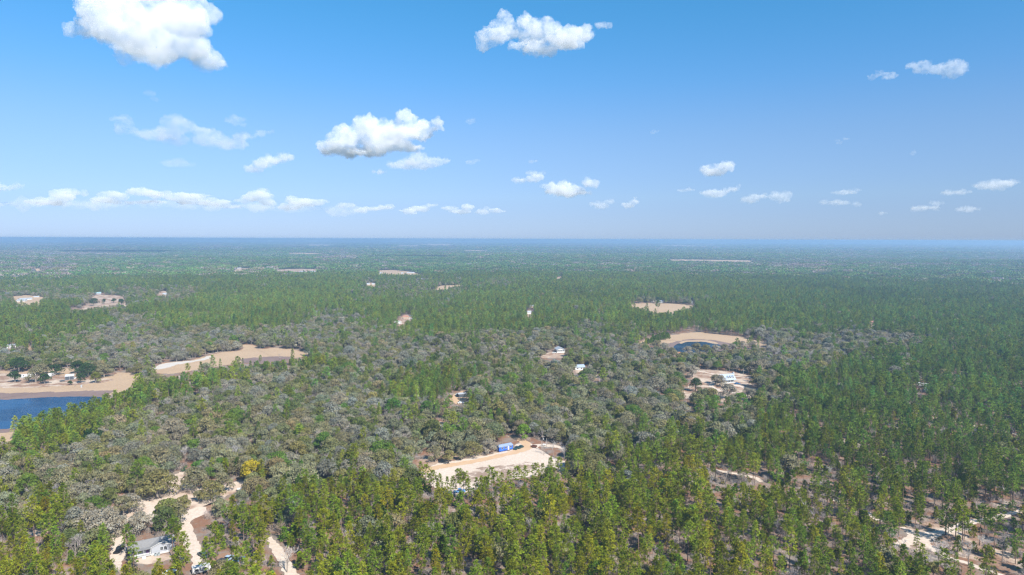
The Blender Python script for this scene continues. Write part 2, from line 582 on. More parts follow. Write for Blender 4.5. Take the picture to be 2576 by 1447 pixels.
# crossing of sand tracks at the lower right
track('sand_crossing', [(2262, 1374), (2286, 1362), (2312, 1352), (2358, 1342), (2386, 1334), (2420, 1320), (2448, 1312), (2506, 1303), (2546, 1291), (2600, 1276)], [5, 5, 7, 4, 3.5, 4, 4, 3.5, 3, 3], M_sand, 3, 1, True, .6)
track('sand_spur', [(2268, 1326), (2288, 1336), (2312, 1352), (2333, 1371), (2368, 1393), (2384, 1402), (2441, 1419), (2463, 1429), (2492, 1438), (2540, 1456)], [2, 4, 6, 3.5, 3.2, 3, 2.6, 2.6, 2.6, 2.6], M_sand, 2, 1, True, .6)
opening('track_apron', [(2262, 1372), (2290, 1362), (2330, 1364), (2338, 1376), (2330, 1386), (2290, 1388), (2268, 1384)], M_sandpatch, 1, .8, .8)
opening('scrub_opening', [(2270, 1318), (2320, 1310), (2390, 1318), (2450, 1334), (2475, 1368), (2560, 1400), (2560, 1440), (2470, 1412), (2400, 1396), (2350, 1380), (2300, 1350)], M_lawn, 1, 1.5, .25, clear=False)
for i, px in enumerate([[(2112, 1108), (2140, 1113), (2172, 1119)], [(2218, 1065), (2252, 1071)], [(2330, 1048), (2362, 1053), (2392, 1058), (2434, 1068), (2470, 1076), (2508, 1082), (2567, 1096)],
           [(1944, 964), (1980, 968), (2016, 972)], [(2240, 976), (2292, 983)], [(1720, 1177), (1790, 1182), (1890, 1200), (1916, 1212)], [(2094, 1256), (2128, 1268)], [(2180, 1290), (2215, 1312)]]):
    track('woodland_track', px, 3.0, M_sand, 2, .6, True, .5)

# the lake at the left and its dry bed
opening('lake_bed', [(-260, 930), (-120, 925), (0, 934), (60, 934), (120, 928), (190, 928), (205, 940), (280, 945), (300, 936), (352, 946), (346, 962), (318, 986), (268, 998), (170, 1040), (60, 1078), (42, 1104), (0, 1112), (-150, 1116), (-280, 1090)], M_drygrass, 1, 2.5, .97, sightline=False)
CLEAR_PIX.append((np.array([(-260, 925), (0, 934), (120, 928), (205, 940), (300, 936), (352, 946), (335, 962), (300, 976), (262, 986), (215, 996), (180, 1008), (120, 1026), (60, 1044), (30, 1056), (26, 1100), (0, 1112), (-280, 1116)], float), .95))
opening('lake_mud', [(-260, 1000), (-100, 996), (0, 990), (120, 986), (230, 984), (290, 982), (270, 1000), (230, 1040), (120, 1070), (60, 1084), (0, 1090), (-150, 1095), (-270, 1070)], M_mud, 2, 2.5, .9, sightline=False)
opening('lake', [(-250, 1010), (-120, 1008), (0, 1006), (60, 1003), (150, 999), (215, 998), (262, 1004), (240, 1025), (150, 1056), (60, 1076), (0, 1080), (-150, 1084), (-260, 1062)], M_water, 3, 1.5, .9, sightline=False)
opening('lake_yard', [(-60, 940), (20, 940), (100, 944), (190, 946), (270, 952), (262, 962), (150, 972), (60, 975), (-60, 972)], M_lawn, 2, 2, .5, sightline=False)

# the second dry lake
opening('dry_lake_bed', [(376, 932), (408, 914), (470, 908), (520, 896), (560, 886), (606, 882), (614, 868), (640, 869), (650, 878), (700, 875), (762, 884), (786, 892), (744, 900), (700, 906), (640, 908), (560, 920), (500, 930), (440, 940), (390, 938)], M_drygrass, 1, 2, .93)
opening('pale_shore', [(380, 928), (410, 916), (446, 910), (484, 907), (530, 895), (528, 899), (486, 911), (440, 919), (400, 930)], M_pale, 2, 2.5, .9)
opening('dark_pool', [(606, 905), (640, 900), (700, 897), (738, 898), (716, 906), (650, 913), (614, 913)], M_mud, 2, 2, .9, sightline=False)
opening('hidden_pond', [(580, 932), (625, 922), (662, 923), (656, 932), (610, 938), (584, 938)], M_dark_water, 2, 2, .5)

# the round pond
opening('pond_clearing', [(1604, 862), (1640, 850), (1678, 845), (1727, 838), (1755, 836), (1794, 840), (1858, 847), (1898, 856), (1936, 862), (1920, 871), (1866, 871), (1820, 878), (1760, 882), (1700, 882), (1660, 868), (1622, 867)], M_drygrass, 1, 3, .9)
opening('pond_mud', [(1672, 867), (1704, 860), (1730, 854), (1790, 855), (1826, 862), (1850, 869), (1826, 880), (1776, 890), (1704, 892), (1680, 880)], M_mud, 2, 2.5, .5, sightline=False)
opening('pond_shore', [(1708, 861.5), (1728, 857), (1770, 856), (1798, 860.5), (1806, 864.5), (1796, 865), (1770, 860), (1730, 860.5), (1712, 865)], M_drygrass, 4, 1.2, .9)
opening('pond', [(1692, 884), (1700, 868), (1726, 860.5), (1771, 860), (1800, 865), (1818, 872), (1800, 882), (1750, 890), (1704, 894)], M_dark_water, 3, 1, .3, sightline=False)
CLEAR_PIX.append((np.array([(1692, 890), (1700, 866), (1727, 858), (1771, 858), (1801, 863), (1786, 866), (1730, 868), (1714, 888)]), .9))

# yards among the oaks
opening('house_lawn', [(1722, 938), (1762, 932), (1850, 937), (1892, 947), (1896, 962), (1892, 976), (1900, 992), (1852, 1010), (1800, 1010), (1788, 986), (1724, 1004), (1716, 986), (1742, 962)], M_lawn, 1, 2, .82)
track('house_drive', [(1730, 930), (1768, 936), (1812, 944), (1852, 947), (1900, 953)], 3.6, M_sand, 2, .8, True, .9)
track('house_forecourt', [(1820, 970), (1850, 970), (1880, 976), (1905, 980)], [4, 6, 6, 4], M_sand, 2, .8, True, .9)
track('house_loop', [(1795, 960), (1790, 972), (1812, 982), (1850, 990), (1880, 998), (1890, 1002)], 3.2, M_sand, 2, .8, True, .6)
opening('white_house_yard', [(1366, 892), (1392, 884), (1424, 886), (1432, 892), (1408, 900), (1356, 900)], M_lawn, 1, 1.5, .8)
opening('small_yard', [(1440, 926), (1470, 924), (1490, 930), (1484, 938), (1450, 938)], M_lawn, 1, 1.5, .6)
opening('orange_ground', [(1134, 1002), (1146, 990), (1166, 984), (1178, 990), (1176, 1004), (1156, 1016), (1140, 1014)], M_ruts, 1, 1.5, .85)
opening('litter_patch', [(1090, 1062), (1130, 1062), (1130, 1074), (1096, 1074)], M_lawn, 1, 1.5, .6)
for c in [(625, 1066, 12, 5), (640, 1095, 10, 5), (1500, 950, 10, 5), (1560, 985, 12, 4), (1720, 1020, 12, 5), (1660, 1000, 10, 4), (198, 828, 4, 7), (198, 812, 5, 3), (75, 880, 5, 9), (1512, 946, 9, 4), (268, 1230, 9, 4), (50, 1262, 16, 6), (96, 1340, 40, 10), (160, 1430, 14, 10)]:
    u, v, a, b = c
    opening('bare_patch', [(u + a * math.cos(t), v + b * math.sin(t)) for t in np.linspace(0, 2 * math.pi, 8)[:-1]], M_lawn, 1, 1.5, .85)

# fields and openings farther out
FAR = [('tan_field', [(1580, 767), (1604, 764), (1640, 763), (1700, 765), (1746, 769), (1750, 773), (1704, 778), (1690, 784), (1650, 784), (1612, 774)], M_drygrass),
       ('oak_meadow', [(164, 772), (200, 768), (232, 750), (244, 742), (296, 744), (312, 752), (318, 764), (250, 770), (192, 778)], M_lawn),
       ('far_field', [(1683, 653.5), (1780, 654), (1898, 656.5), (1892, 660.5), (1800, 659), (1690, 657)], M_drygrass),
       ('distant_field', [(1658, 617), (1740, 618), (1838, 620.5), (1834, 622.5), (1740, 620.5), (1660, 619)], M_drygrass),
       ('sand_pit', [(1052, 614.5), (1080, 613.5), (1140, 616), (1134, 618.5), (1080, 617.5)], M_ruts),
       ('sand_pit', [(998, 618), (1056, 617), (1056, 619), (1000, 620)], M_drygrass),
       ('distant_field', [(724, 636.5), (790, 637), (848, 639), (840, 641), (780, 640), (728, 639)], M_drygrass),
       ('distant_field', [(770, 616), (800, 614.8), (836, 616.5), (830, 618.5), (776, 618.5)], M_drygrass),
       ('distant_field', [(1164, 629.5), (1228, 631), (1226, 633), (1166, 631.5)], M_drygrass),
       ('homestead_field', [(944, 683), (980, 680), (1030, 684), (1072, 688), (1066, 691), (1010, 691), (960, 689)], M_drygrass),
       ('homestead_field', [(692, 680), (760, 677), (802, 679), (800, 684), (740, 685), (696, 684)], M_lawn),
       ('homestead_field', [(1080, 724), (1110, 720), (1160, 718), (1164, 722), (1120, 726), (1086, 728)], M_drygrass),
       ('homestead_field', [(580, 682), (600, 676), (640, 676), (640, 680), (606, 683), (586, 686)], M_lawn),
       ('homestead_field', [(922, 715), (936, 712), (946, 714), (942, 719), (926, 719)], M_drygrass),
       ('homestead_field', [(30, 748), (70, 744), (112, 750), (108, 760), (60, 764), (34, 758)], M_drygrass),
       ('homestead_field', [(84, 678), (104, 676), (106, 680), (88, 684)], M_ruts),
       ('homestead_field', [(1008, 801), (1022, 793), (1036, 793), (1036, 800), (1020, 808), (996, 811)], M_lawn),
       ('homestead_field', [(388, 738), (408, 733), (422, 735), (418, 741), (398, 742)], M_lawn),
       ('homestead_field', [(1324, 784), (1340, 780), (1344, 786), (1328, 790)], M_lawn),
       ('homestead_field', [(1398, 699), (1412, 696), (1418, 699), (1408, 702)], M_lawn),
       ('homestead_field', [(2180, 819), (2196, 815), (2204, 818), (2190, 821)], M_lawn)]
for nm, px, mt in FAR:
    opening(nm, px, mt, 1, 3, .9 if nm != 'homestead_field' else .6, far=True)

# ------------------------------------------------------------------ haze: the air itself
def build_haze():
    b = MB()
    b.box(-60000, 60000, -1200, 68000, -25.0, CAM_H + 4.0)
    m, nt, out = new_mat('haze')
    pv = N(nt, 'ShaderNodeVolumePrincipled')
    pv.inputs['Color'].default_value = (.385, .595, .86, 1)
    pv.inputs['Density'].default_value = 1 / 6500.0
    pv.inputs['Anisotropy'].default_value = .15
    nt.links.new(pv.outputs[0], out.inputs['Volume'])
    o = b.build('haze', m)
    tag(o, kind='stuff')
build_haze()

# ------------------------------------------------------------------ clouds
def cloud_mat(name, dens, size):
    m, nt, out = new_mat(name)
    pv = N(nt, 'ShaderNodeVolumePrincipled')
    tc = N(nt, 'ShaderNodeTexCoord')
    f = noise_node(nt, tc.outputs['Object'], 2.1 / size, 8, .66)
    nt.links.new(math_node(nt, 'MULTIPLY', ramp(nt, f, [(.35, 0.0), (.64, 1.0)]), dens), pv.inputs['Density'])
    pv.inputs['Color'].default_value = (.95, .957, .975, 1)
    pv.inputs['Anisotropy'].default_value = 0.0
    nt.links.new(pv.outputs[0], out.inputs['Volume'])
    return m

def cloud(lobes, base_v, height, mpp_mfp, label, rag=1.0, depth=.75, group='fair weather clouds in the blue sky'):
    """A cloud from the round masses it shows: (u, v, half width, half height) each; height of its base in metres."""
    el = math.asin(ray(1288, base_v)[2])
    if el < math.radians(.6): el = math.radians(.6)
    D = (height - CAM_H) / math.tan(el)
    rnd = random.Random(len(lobes) * 97 + int(lobes[0][0]))
    bm = bmesh.new()
    us = [l[0] for l in lobes]
    u0 = .5 * (min(us) + max(us))
    c0 = ray(u0, base_v); s = D / math.hypot(c0[0], c0[1])
    cx, cy = c0[0] * s, c0[1] * s
    fwd = Vector((cx, cy, 0)).normalized(); side = Vector((fwd.y, -fwd.x, 0))
    mpp = math.hypot(D, height) / F
    for (u, v, rx, ry) in lobes:
        d = ray(u, v); k = (cx * fwd.x + cy * fwd.y) / (d[0] * fwd.x + d[1] * fwd.y)
        p = Vector((d[0] * k, d[1] * k, CAM_H + d[2] * k))
        dz = rnd.uniform(-.4, .4) * rx * mpp
        n_sub = 5 if rx > 22 else 3
        for q in range(n_sub):
            a = rnd.uniform(0, 2 * math.pi); rr = rnd.uniform(.1, .62)
            sx = rr * math.cos(a) * rx; sy = rr * math.sin(a) * ry
            f = rnd.uniform(.45, .72)
            c = p + side * (sx * mpp) + Vector((0, 0, sy * mpp)) + fwd * (dz + rnd.uniform(-.3, .3) * rx * mpp)
            M = Matrix.Translation(c) @ Matrix(((side.x, fwd.x, 0, 0), (side.y, fwd.y, 0, 0), (0, 0, 1, 0), (0, 0, 0, 1)))
            r_x = max(f * rx, 2.2) * mpp; r_z = max(f * ry, 1.6) * mpp
            M = M @ Matrix.Diagonal((r_x, max(r_x * depth, r_z), r_z, 1))
            bmesh.ops.create_icosphere(bm, subdivisions=2, radius=1.0, matrix=M)
    me = bpy.data.meshes.new('cloud')
    bm.to_mesh(me); bm.free()
    co = np.array([v.co[:] for v in me.vertices]); cen = co.mean(0)
    co = co - cen
    me.vertices.foreach_set('co', co.ravel())
    o = bpy.data.objects.new('cloud', me)
    COL.objects.link(o)
    ext = co.max(0) - co.min(0)
    md = o.modifiers.new('r', 'REMESH'); md.mode = 'VOXEL'
    md.voxel_size = max(float(max(ext[0], ext[1])) / 120, float(mpp) * 1.5)
    dg = bpy.context.evaluated_depsgraph_get()
    me2 = bpy.data.meshes.new_from_object(o.evaluated_get(dg))
    o.modifiers.clear()
    o.data = me2
    bpy.data.meshes.remove(me)
    nv = len(me2.vertices)
    co = np.empty(nv * 3); me2.vertices.foreach_get('co', co); co = co.reshape(-1, 3)
    no = np.empty(nv * 3); me2.vertices.foreach_get('normal', no); no = no.reshape(-1, 3)
    size = float(np.median([l[2] for l in lobes])) * mpp
    sd = rnd.uniform(0, 100)
    amp = np.empty(nv)
    for i in range(nv):
        q = Vector(co[i]) / size
        amp[i] = (mnoise.noise(q * 1.6 + Vector((sd, 0, 0))) * .32 + abs(mnoise.noise(q * 3.6 + Vector((0, sd, 0)))) * .34
                  + abs(mnoise.noise(q * 8.0 + Vector((0, 0, sd)))) * .17 - .15)
    co = co + no * (amp * size * .8 * rag)[:, None]
    me2.vertices.foreach_set('co', co.ravel())
    me2.update()
    o.location = cen
    me2.materials.clear()
    me2.materials.append(cloud_mat('cloud_water', 1.0 / (1.9 * mpp_mfp * mpp), size))
    tag(o, label, 'cloud', group)
    return o

C = cloud
C([(270, 62, 88, 60), (352, 30, 90, 60), (436, 38, 84, 56), (488, 54, 42, 44), (300, 112, 66, 36), (404, 112, 90, 40), (484, 134, 68, 30), (344, 152, 62, 24), (214, 76, 38, 22), (402, 78, 100, 56), (250, 20, 40, 40), (330, -30, 100, 50), (430, -30, 70, 40), (516, 136, 34, 22)], 182, 1250, 13, 'largest white cloud, cut off by the top edge above the lake', .75)
C([(1228, 96, 40, 34), (1274, 56, 40, 30), (1262, 76, 40, 34), (1328, 58, 38, 24), (1380, 86, 60, 34), (1430, 96, 62, 30), (1340, 116, 58, 20), (1474, 88, 36, 16), (1514, 68, 22, 8), (1212, 118, 14, 16), (1300, 82, 20, 20)], 138, 980, 11, 'white cloud with a ragged tail high in the middle of the sky', 1.0)
C([(2312, 170, 28, 13), (2362, 168, 28, 15), (2396, 162, 28, 24), (2420, 156, 16, 14)], 186, 950, 14, 'ragged white cloud high at the right of the sky')
C([(2196, 190, 16, 9), (2228, 190, 24, 7), (2210, 182, 12, 8)], 200, 950, 16, 'small wisp of cloud beside the ragged cloud at the right')
C([(308, 300, 30, 16), (318, 326, 34, 12), (400, 340, 60, 16), (466, 318, 44, 22), (440, 340, 50, 16), (524, 344, 46, 18), (560, 356, 60, 14), (620, 346, 40, 13), (656, 334, 28, 8), (596, 308, 32, 13), (520, 324, 40, 14)], 376, 950, 26, 'long thin streaky cloud left of the bright cumulus', .9)
C([(822, 366, 38, 20), (868, 346, 44, 34), (918, 338, 54, 38), (972, 342, 60, 42), (1020, 300, 34, 26), (1016, 330, 50, 34), (1056, 326, 40, 28), (1096, 314, 26, 15), (1000, 368, 76, 18), (900, 374, 90, 14), (846, 362, 40, 22), (1030, 286, 18, 12)], 394, 1000, 8, 'bright heaped cumulus cloud with flat grey base in mid sky', 1.0)
C([(1004, 420, 34, 14), (1050, 404, 40, 20), (1100, 404, 36, 14), (1020, 410, 30, 16), (960, 430, 26, 6)], 438, 1000, 12, 'white cloud tucked just below the bright heaped cumulus')
C([(638, 426, 26, 14), (680, 406, 32, 18), (712, 396, 28, 15), (660, 416, 30, 16)], 442, 1000, 10, 'small cumulus cloud sloping upward, left of the heaped cumulus')
C([(1800, 426, 46, 13), (1778, 424, 24, 13), (1816, 414, 30, 12), (1836, 424, 18, 11)], 440, 1000, 9, 'compact flat based white cloud in the right half of the sky')
C([(1440, 478, 76, 13), (1482, 462, 26, 15), (1398, 472, 40, 10), (1430, 468, 30, 11)], 494, 1000, 10, 'flat white cloud with a raised right end above the skyline')
C([(1328, 450, 42, 11), (1342, 440, 24, 9), (1364, 436, 14, 6), (1300, 458, 18, 7)], 466, 1000, 12, 'small slanting cloud just above the flat white cloud')
C([(1582, 512, 26, 11), (1594, 502, 14, 9)], 524, 1000, 10, 'rounded little cloud right of the flat white cloud')
C([(1508, 516, 32, 8), (1530, 508, 16, 7)], 526, 1000, 14, 'low cloud bar left of the rounded little cloud')
C([(1338, 407, 14, 6)], 414, 1000, 14, 'tiny oval cloud alone above the slanting cloud')
C([(1808, 486, 40, 9), (1842, 476, 22, 8), (1788, 494, 18, 8), (1860, 468, 10, 5)], 506, 1000, 13, 'slanting cloud under the compact flat based cloud')
C([(1892, 500, 40, 10), (1920, 492, 18, 8), (1962, 494, 26, 13), (1978, 504, 18, 8), (1950, 486, 12, 10)], 514, 1000, 14, 'broken cloud cluster low at the right of the compact cloud')
C([(1738, 476, 20, 6), (1712, 480, 14, 4)], 484, 1000, 13, 'short cloud scrap left of the slanting right cloud')
C([(2104, 510, 30, 6), (2130, 484, 30, 8), (2156, 478, 14, 5), (2070, 512, 12, 5), (2150, 514, 18, 6)], 520, 1000, 16, 'thin cloud pair low over the right woods')
C([(2224, 537, 16, 4)], 542, 1000, 15, 'tiny cloud low over the right horizon')
C([(2330, 524, 44, 6), (2352, 514, 18, 6), (2416, 528, 34, 5), (2300, 528, 18, 4)], 534, 1000, 16, 'long low cloud bar near the right horizon')
C([(2400, 484, 32, 6), (2420, 478, 14, 4)], 492, 1000, 15, 'narrow white cloud left of the one at the right edge')
C([(2500, 466, 44, 10), (2530, 470, 20, 9), (2470, 466, 22, 7), (2500, 456, 20, 6)], 482, 1000, 15, 'soft white cloud by the right edge of the sky')
C([(454, 410, 34, 12), (430, 406, 18, 8), (480, 416, 14, 7)], 426, 950, 40, 'faint pale puff under the long streaky cloud', .8)
C([(1180, 306, 18, 10), (1190, 300, 8, 6)], 318, 950, 26, 'small faint wisp right of the bright heaped cumulus', .8)
C([(376, 236, 18, 9), (394, 248, 14, 5)], 254, 950, 36, 'faint puff below the largest cloud', .8)
C([(1645, 332, 13, 9)], 342, 950, 30, 'tiny faint puff alone right of the middle of the sky', .8)
C([(2107, 355, 13, 8), (2130, 350, 12, 3)], 366, 950, 22, 'tiny pale cloud alone in the right sky', .8)
C([(2293, 388, 9, 9)], 400, 950, 24, 'tiny pale speck of cloud near the right edge', .8)
C([(1180, 408, 22, 7), (1200, 404, 10, 5)], 418, 1000, 22, 'faint scrap of cloud right of the lower white cloud', .8)
# the low bank of cloud over the horizon at the left
C([(14, 472, 34, 10), (44, 464, 16, 8), (-30, 474, 40, 12)], 486, 1000, 14, 'white cloud cut off by the left edge, above the low bank')
C([(60, 512, 60, 10), (160, 514, 80, 12), (280, 516, 80, 12), (400, 514, 90, 13), (520, 520, 80, 10), (640, 520, 90, 12), (760, 524, 80, 10), (860, 530, 60, 7)], 540, 1700, 40, 'long hazy sheet of cloud behind the low bank', .8, group='low bank of cloud over the horizon')
bank = [([(168, 490, 36, 13), (206, 484, 14, 9), (110, 508, 46, 9), (150, 500, 40, 9)], 516, 'first humped cloud of the low bank, counted from the left edge'),
        ([(284, 490, 30, 12), (268, 504, 40, 9), (310, 484, 10, 5)], 518, 'second cloud of the low bank, counted from the left edge'),
        ([(360, 488, 40, 13), (346, 478, 20, 8), (392, 496, 26, 9), (370, 508, 40, 6)], 520, 'third and brightest peaked cloud of the low bank'),
        ([(452, 496, 54, 10), (432, 488, 24, 6), (500, 492, 30, 6), (480, 508, 40, 8)], 520, 'fourth, long flat topped cloud of the low bank'),
        ([(552, 512, 44, 9), (530, 502, 20, 7), (575, 518, 26, 8)], 528, 'fifth, low ragged cloud of the bank'),
        ([(650, 494, 42, 14), (668, 484, 24, 8), (620, 506, 28, 10), (680, 508, 30, 10)], 530, 'sixth, tall rounded cloud of the low bank'),
        ([(760, 506, 52, 14), (734, 496, 22, 9), (724, 520, 30, 10), (800, 510, 26, 9)], 536, 'seventh, broad bright cloud of the low bank'),
        ([(876, 518, 26, 9), (902, 526, 26, 8)], 536, 'eighth, small cloud of the low bank'),
        ([(944, 526, 44, 8), (976, 520, 22, 6)], 538, 'ninth, thin cloud bar of the low bank'),
        ([(1056, 522, 34, 12), (1088, 516, 20, 9), (1030, 532, 30, 7)], 538, 'tenth, humped cloud of the low bank below the white cloud'),
        ([(1132, 524, 24, 9), (1172, 520, 26, 11), (1162, 532, 34, 8)], 542, 'eleventh cloud of the low bank'),
        ([(1212, 532, 26, 9), (1222, 522, 12, 7), (1256, 530, 26, 6)], 544, 'last little cloud at the right end of the low bank')]
for i, (lb, bv, lab) in enumerate(bank):
    C(lb, bv, (960, 1090, 1220)[i % 3], 10, lab, .5, group='low bank of cloud over the horizon')
# ------------------------------------------------------------------ buildings, vehicles and the rest
P_ = {}
def paint(name, col, rough=.5, var=.08, metal=0.0):
    if name not in P_: P_[name] = plain(name, col, rough, var, 1.5, metal)
    return P_[name]
GLASS = plain('dark_glass', (.02, .03, .04), .08, .2, 1)
RUBBER = plain('tyre_rubber', (.02, .02, .02), .9, .2, 3)
WHITE = paint('white_siding', (.52, .52, .515))
GREYWALL = paint('pale_grey_siding', (.33, .345, .38))
SHINGLE = plain('grey_shingles', (.20, .195, .195), .9, .25, 1.2)
BLUEROOF = plain('blue_grey_roof', (.30, .36, .44), .6, .15, .6)
TIN = plain('pale_tin_roof', (.42, .44, .47), .45, .15, .5, .2)
WOOD = plain('weathered_wood', (.26, .20, .15), .85, .25, 3)
POLEW = plain('pole_wood', (.36, .31, .27), .85, .2, 2)
STEEL = plain('galvanised_steel', (.5, .52, .54), .4, .1, 2, .5)

def base(u, v):
    g = ground(u, v)
    return Vector((g[0], g[1], float(terr(g[0], g[1]))))

def face_cam(p, turn=0.0):
    return -math.atan2(p.x, p.y) + math.radians(turn)

def gable_roof(b, x0, x1, y0, y1, z, rise, over=.4, th=.14, m=0):
    """Ridge along x."""
    ym = .5 * (y0 + y1); hy = (y1 - y0) / 2
    k = rise / hy
    ya, yb = y0 - over, y1 + over; za = z - over * k
    b.prism_x([(ya, za), (ym, z + rise), (yb, za), (yb, za + th), (ym, z + rise + th), (ya, za + th)], x0 - over, x1 + over, m)

def _prism_x(self, pts, x0, x1, m=0, a=.5):
    n = len(pts)
    p = [(x0, y, z) for y, z in pts] + [(x1, y, z) for y, z in pts]
    # two convex halves for the end caps (the outline is a chevron)
    f = [(i + n, i, (i + 1) % n, (i + 1) % n + n) for i in range(n)]
    for o in (0, n):
        f.append((o + 0, o + 1, o + 4, o + 5)); f.append((o + 1, o + 2, o + 3, o + 4))
    self.poly(p, f, m, a)
MB.prism_x = _prism_x

def window(parent, x, z, w, h, y, frame=WHITE, side='y'):
    """A window set in the wall at plane y (facing -y); side='x' faces +x at plane y."""
    f = MB(); g = MB(); t = .07
    def bx(b, a0, a1, z0, z1, d0, d1):
        if side == 'y': b.box(a0, a1, y - d1, y - d0, z0, z1)
        else: b.box(y + d0, y + d1, a0, a1, z0, z1)
    x0, x1, z0, z1 = x - w / 2, x + w / 2, z - h / 2, z + h / 2
    bx(f, x0 - t, x0, z0 - t, z1 + t, .0, .07); bx(f, x1, x1 + t, z0 - t, z1 + t, .0, .07)
    bx(f, x0, x1, z0 - t, z0, .0, .07); bx(f, x0, x1, z1, z1 + t, .0, .07); bx(f, x - .025, x + .025, z0, z1, .0, .065)
    bx(g, x0, x1, z0, z1, .002, .03)
    o = f.build('window', frame, parent)
    g.build('pane', GLASS, o)
    return o

def simple_house(name, label, cat, u, v, w, d, h, rise, wallm, roofm, turn=0.0, group=None, along=True, windows=2, door=True):
    p = base(u, v)
    r = empty(name, p, face_cam(p, turn))
    b = MB(); b.box(-w / 2, w / 2, 0, d, -.3, h)
    if along:
        for x in (-w / 2, w / 2):
            b.face([(x, 0, h), (x, d, h), (x, d / 2, h + rise)])
    else:
        for y in (0, d): b.face([(-w / 2, y, h), (w / 2, y, h), (0, y, h + rise)])
    b.build('wall', wallm, r)
    q = MB()
    if along: gable_roof(q, -w / 2, w / 2, 0, d, h + .03, rise)
    else:
        gable_roof(q, 0, d, -w / 2, w / 2, h + .03, rise)
        q.v = [(y, x, z) for x, y, z in q.v]; q.f = [tuple(reversed(f)) for f in q.f]
    q.build('roof', roofm, r)
    for k in range(windows):
        window(r, -w / 2 + w * (k + .7) / (windows + .6), h * .55, min(1.3, w / 7), h * .33, 0.0)
    if door:
        q = MB(); q.box(w * .36 - .45, w * .36 + .45, -.06, -.005, .0, min(2.1, h * .8)); q.build('door', WOOD, r)
    tag(r, label, cat, group)
    return r

def vehicle(name, label, cat, u, v, heading, colour, kind='car', group=None):
    """heading: degrees the nose is turned from pointing away from us, clockwise."""
    p = base(u, v)
    r = empty(name, p, -math.atan2(p.x, p.y) - math.radians(heading))
    pm = paint(name + '_' + label.split()[0] + '_paint', colour, .3)
    L, W = (4.7, 1.85) if kind == 'car' else (5.6, 2.0)
    b = MB()
    if kind == 'car':
        out = [(-L / 2, .35), (L / 2, .35), (L / 2, .78), (L / 2 - .9, .95), (-L / 2 + .35, 1.0), (-L / 2, .9)]
        cab = [(-L / 2 + .5, 1.0), (L / 2 - 1.25, .96), (L / 2 - 2.0, 1.48), (-L / 2 + 1.1, 1.5)]
    elif kind == 'suv':
        out = [(-L / 2, .42), (L / 2, .42), (L / 2, .95), (L / 2 - 1.2, 1.12), (-L / 2, 1.12)]
        cab = [(-L / 2 + .12, 1.13), (L / 2 - 1.25, 1.13), (L / 2 - 1.9, 1.8), (-L / 2 + .4, 1.82)]
    else:
        out = [(-L / 2, .5), (L / 2, .5), (L / 2, 1.0), (L / 2 - 1.3, 1.12), (-L / 2 + 2.0, 1.12), (-L / 2 + 1.95, .85), (-L / 2, .85)]
        cab = [(-L / 2 + 2.0, 1.13), (L / 2 - 1.35, 1.13), (L / 2 - 2.0, 1.8), (-L / 2 + 2.1, 1.82)]
    def side(bb, o, w0, w1, top_in=0.0):
        n = len(o)
        z0 = min(z for _, z in o); z1 = max(z for _, z in o)
        ins = [top_in * (z - z0) / (z1 - z0) for _, z in o]
        pts = [(-w0 / 2 + i, y, z) for (y, z), i in zip(o, ins)] + [(w0 / 2 - i, y, z) for (y, z), i in zip(o, ins)]
        bb.poly(pts, [tuple(range(n)), tuple(range(2 * n - 1, n - 1, -1))] + [(k + n, k, (k + 1) % n, (k + 1) % n + n) for k in range(n)])
    side(b, out, W, W)
    # roof skin over the glass
    zr = cab[2][1]
    b.box(-W / 2 + .2, W / 2 - .2, cab[3][0], cab[2][0], zr - .02, zr + .04)
    b.build('body', pm, r)
    c = MB(); side(c, cab, W - .1, W - .1, .16); c.build('glazing', GLASS, r)
    for sx in (-1, 1):
        for sy in (-1, 1):
            t = MB(); t.tube((sx * (W / 2 - .22), sy * L * .31, .34), (sx * (W / 2 + .01), sy * L * .31, .34), .34, .34, 10, 0, .5, True)
            t.build('wheel', RUBBER, r)
    tag(r, label, cat, group)
    return r

def pole(label, u, v, h, arm=True, can=False, group='wooden utility poles', mat=None, name='utility_pole'):
    p = base(u, v); r = empty(name, p, face_cam(p))
    b = MB(); b.tube((0, 0, -.3), (0, 0, h), .17, .12, 8, 0, .5, True); b.build('shaft', mat or POLEW, r)
    if arm:
        b = MB(); b.box(-1.1, 1.1, -.2, -.08, h - .75, h - .6); b.build('crossarm', POLEW, r)
    if can:
        b = MB(); b.tube((.35, -.1, h - 2.6), (.35, -.1, h - 1.6), .27, .27, 10, 0, .5, True); b.build('transformer', STEEL, r)
    tag(r, label, 'utility pole', group)

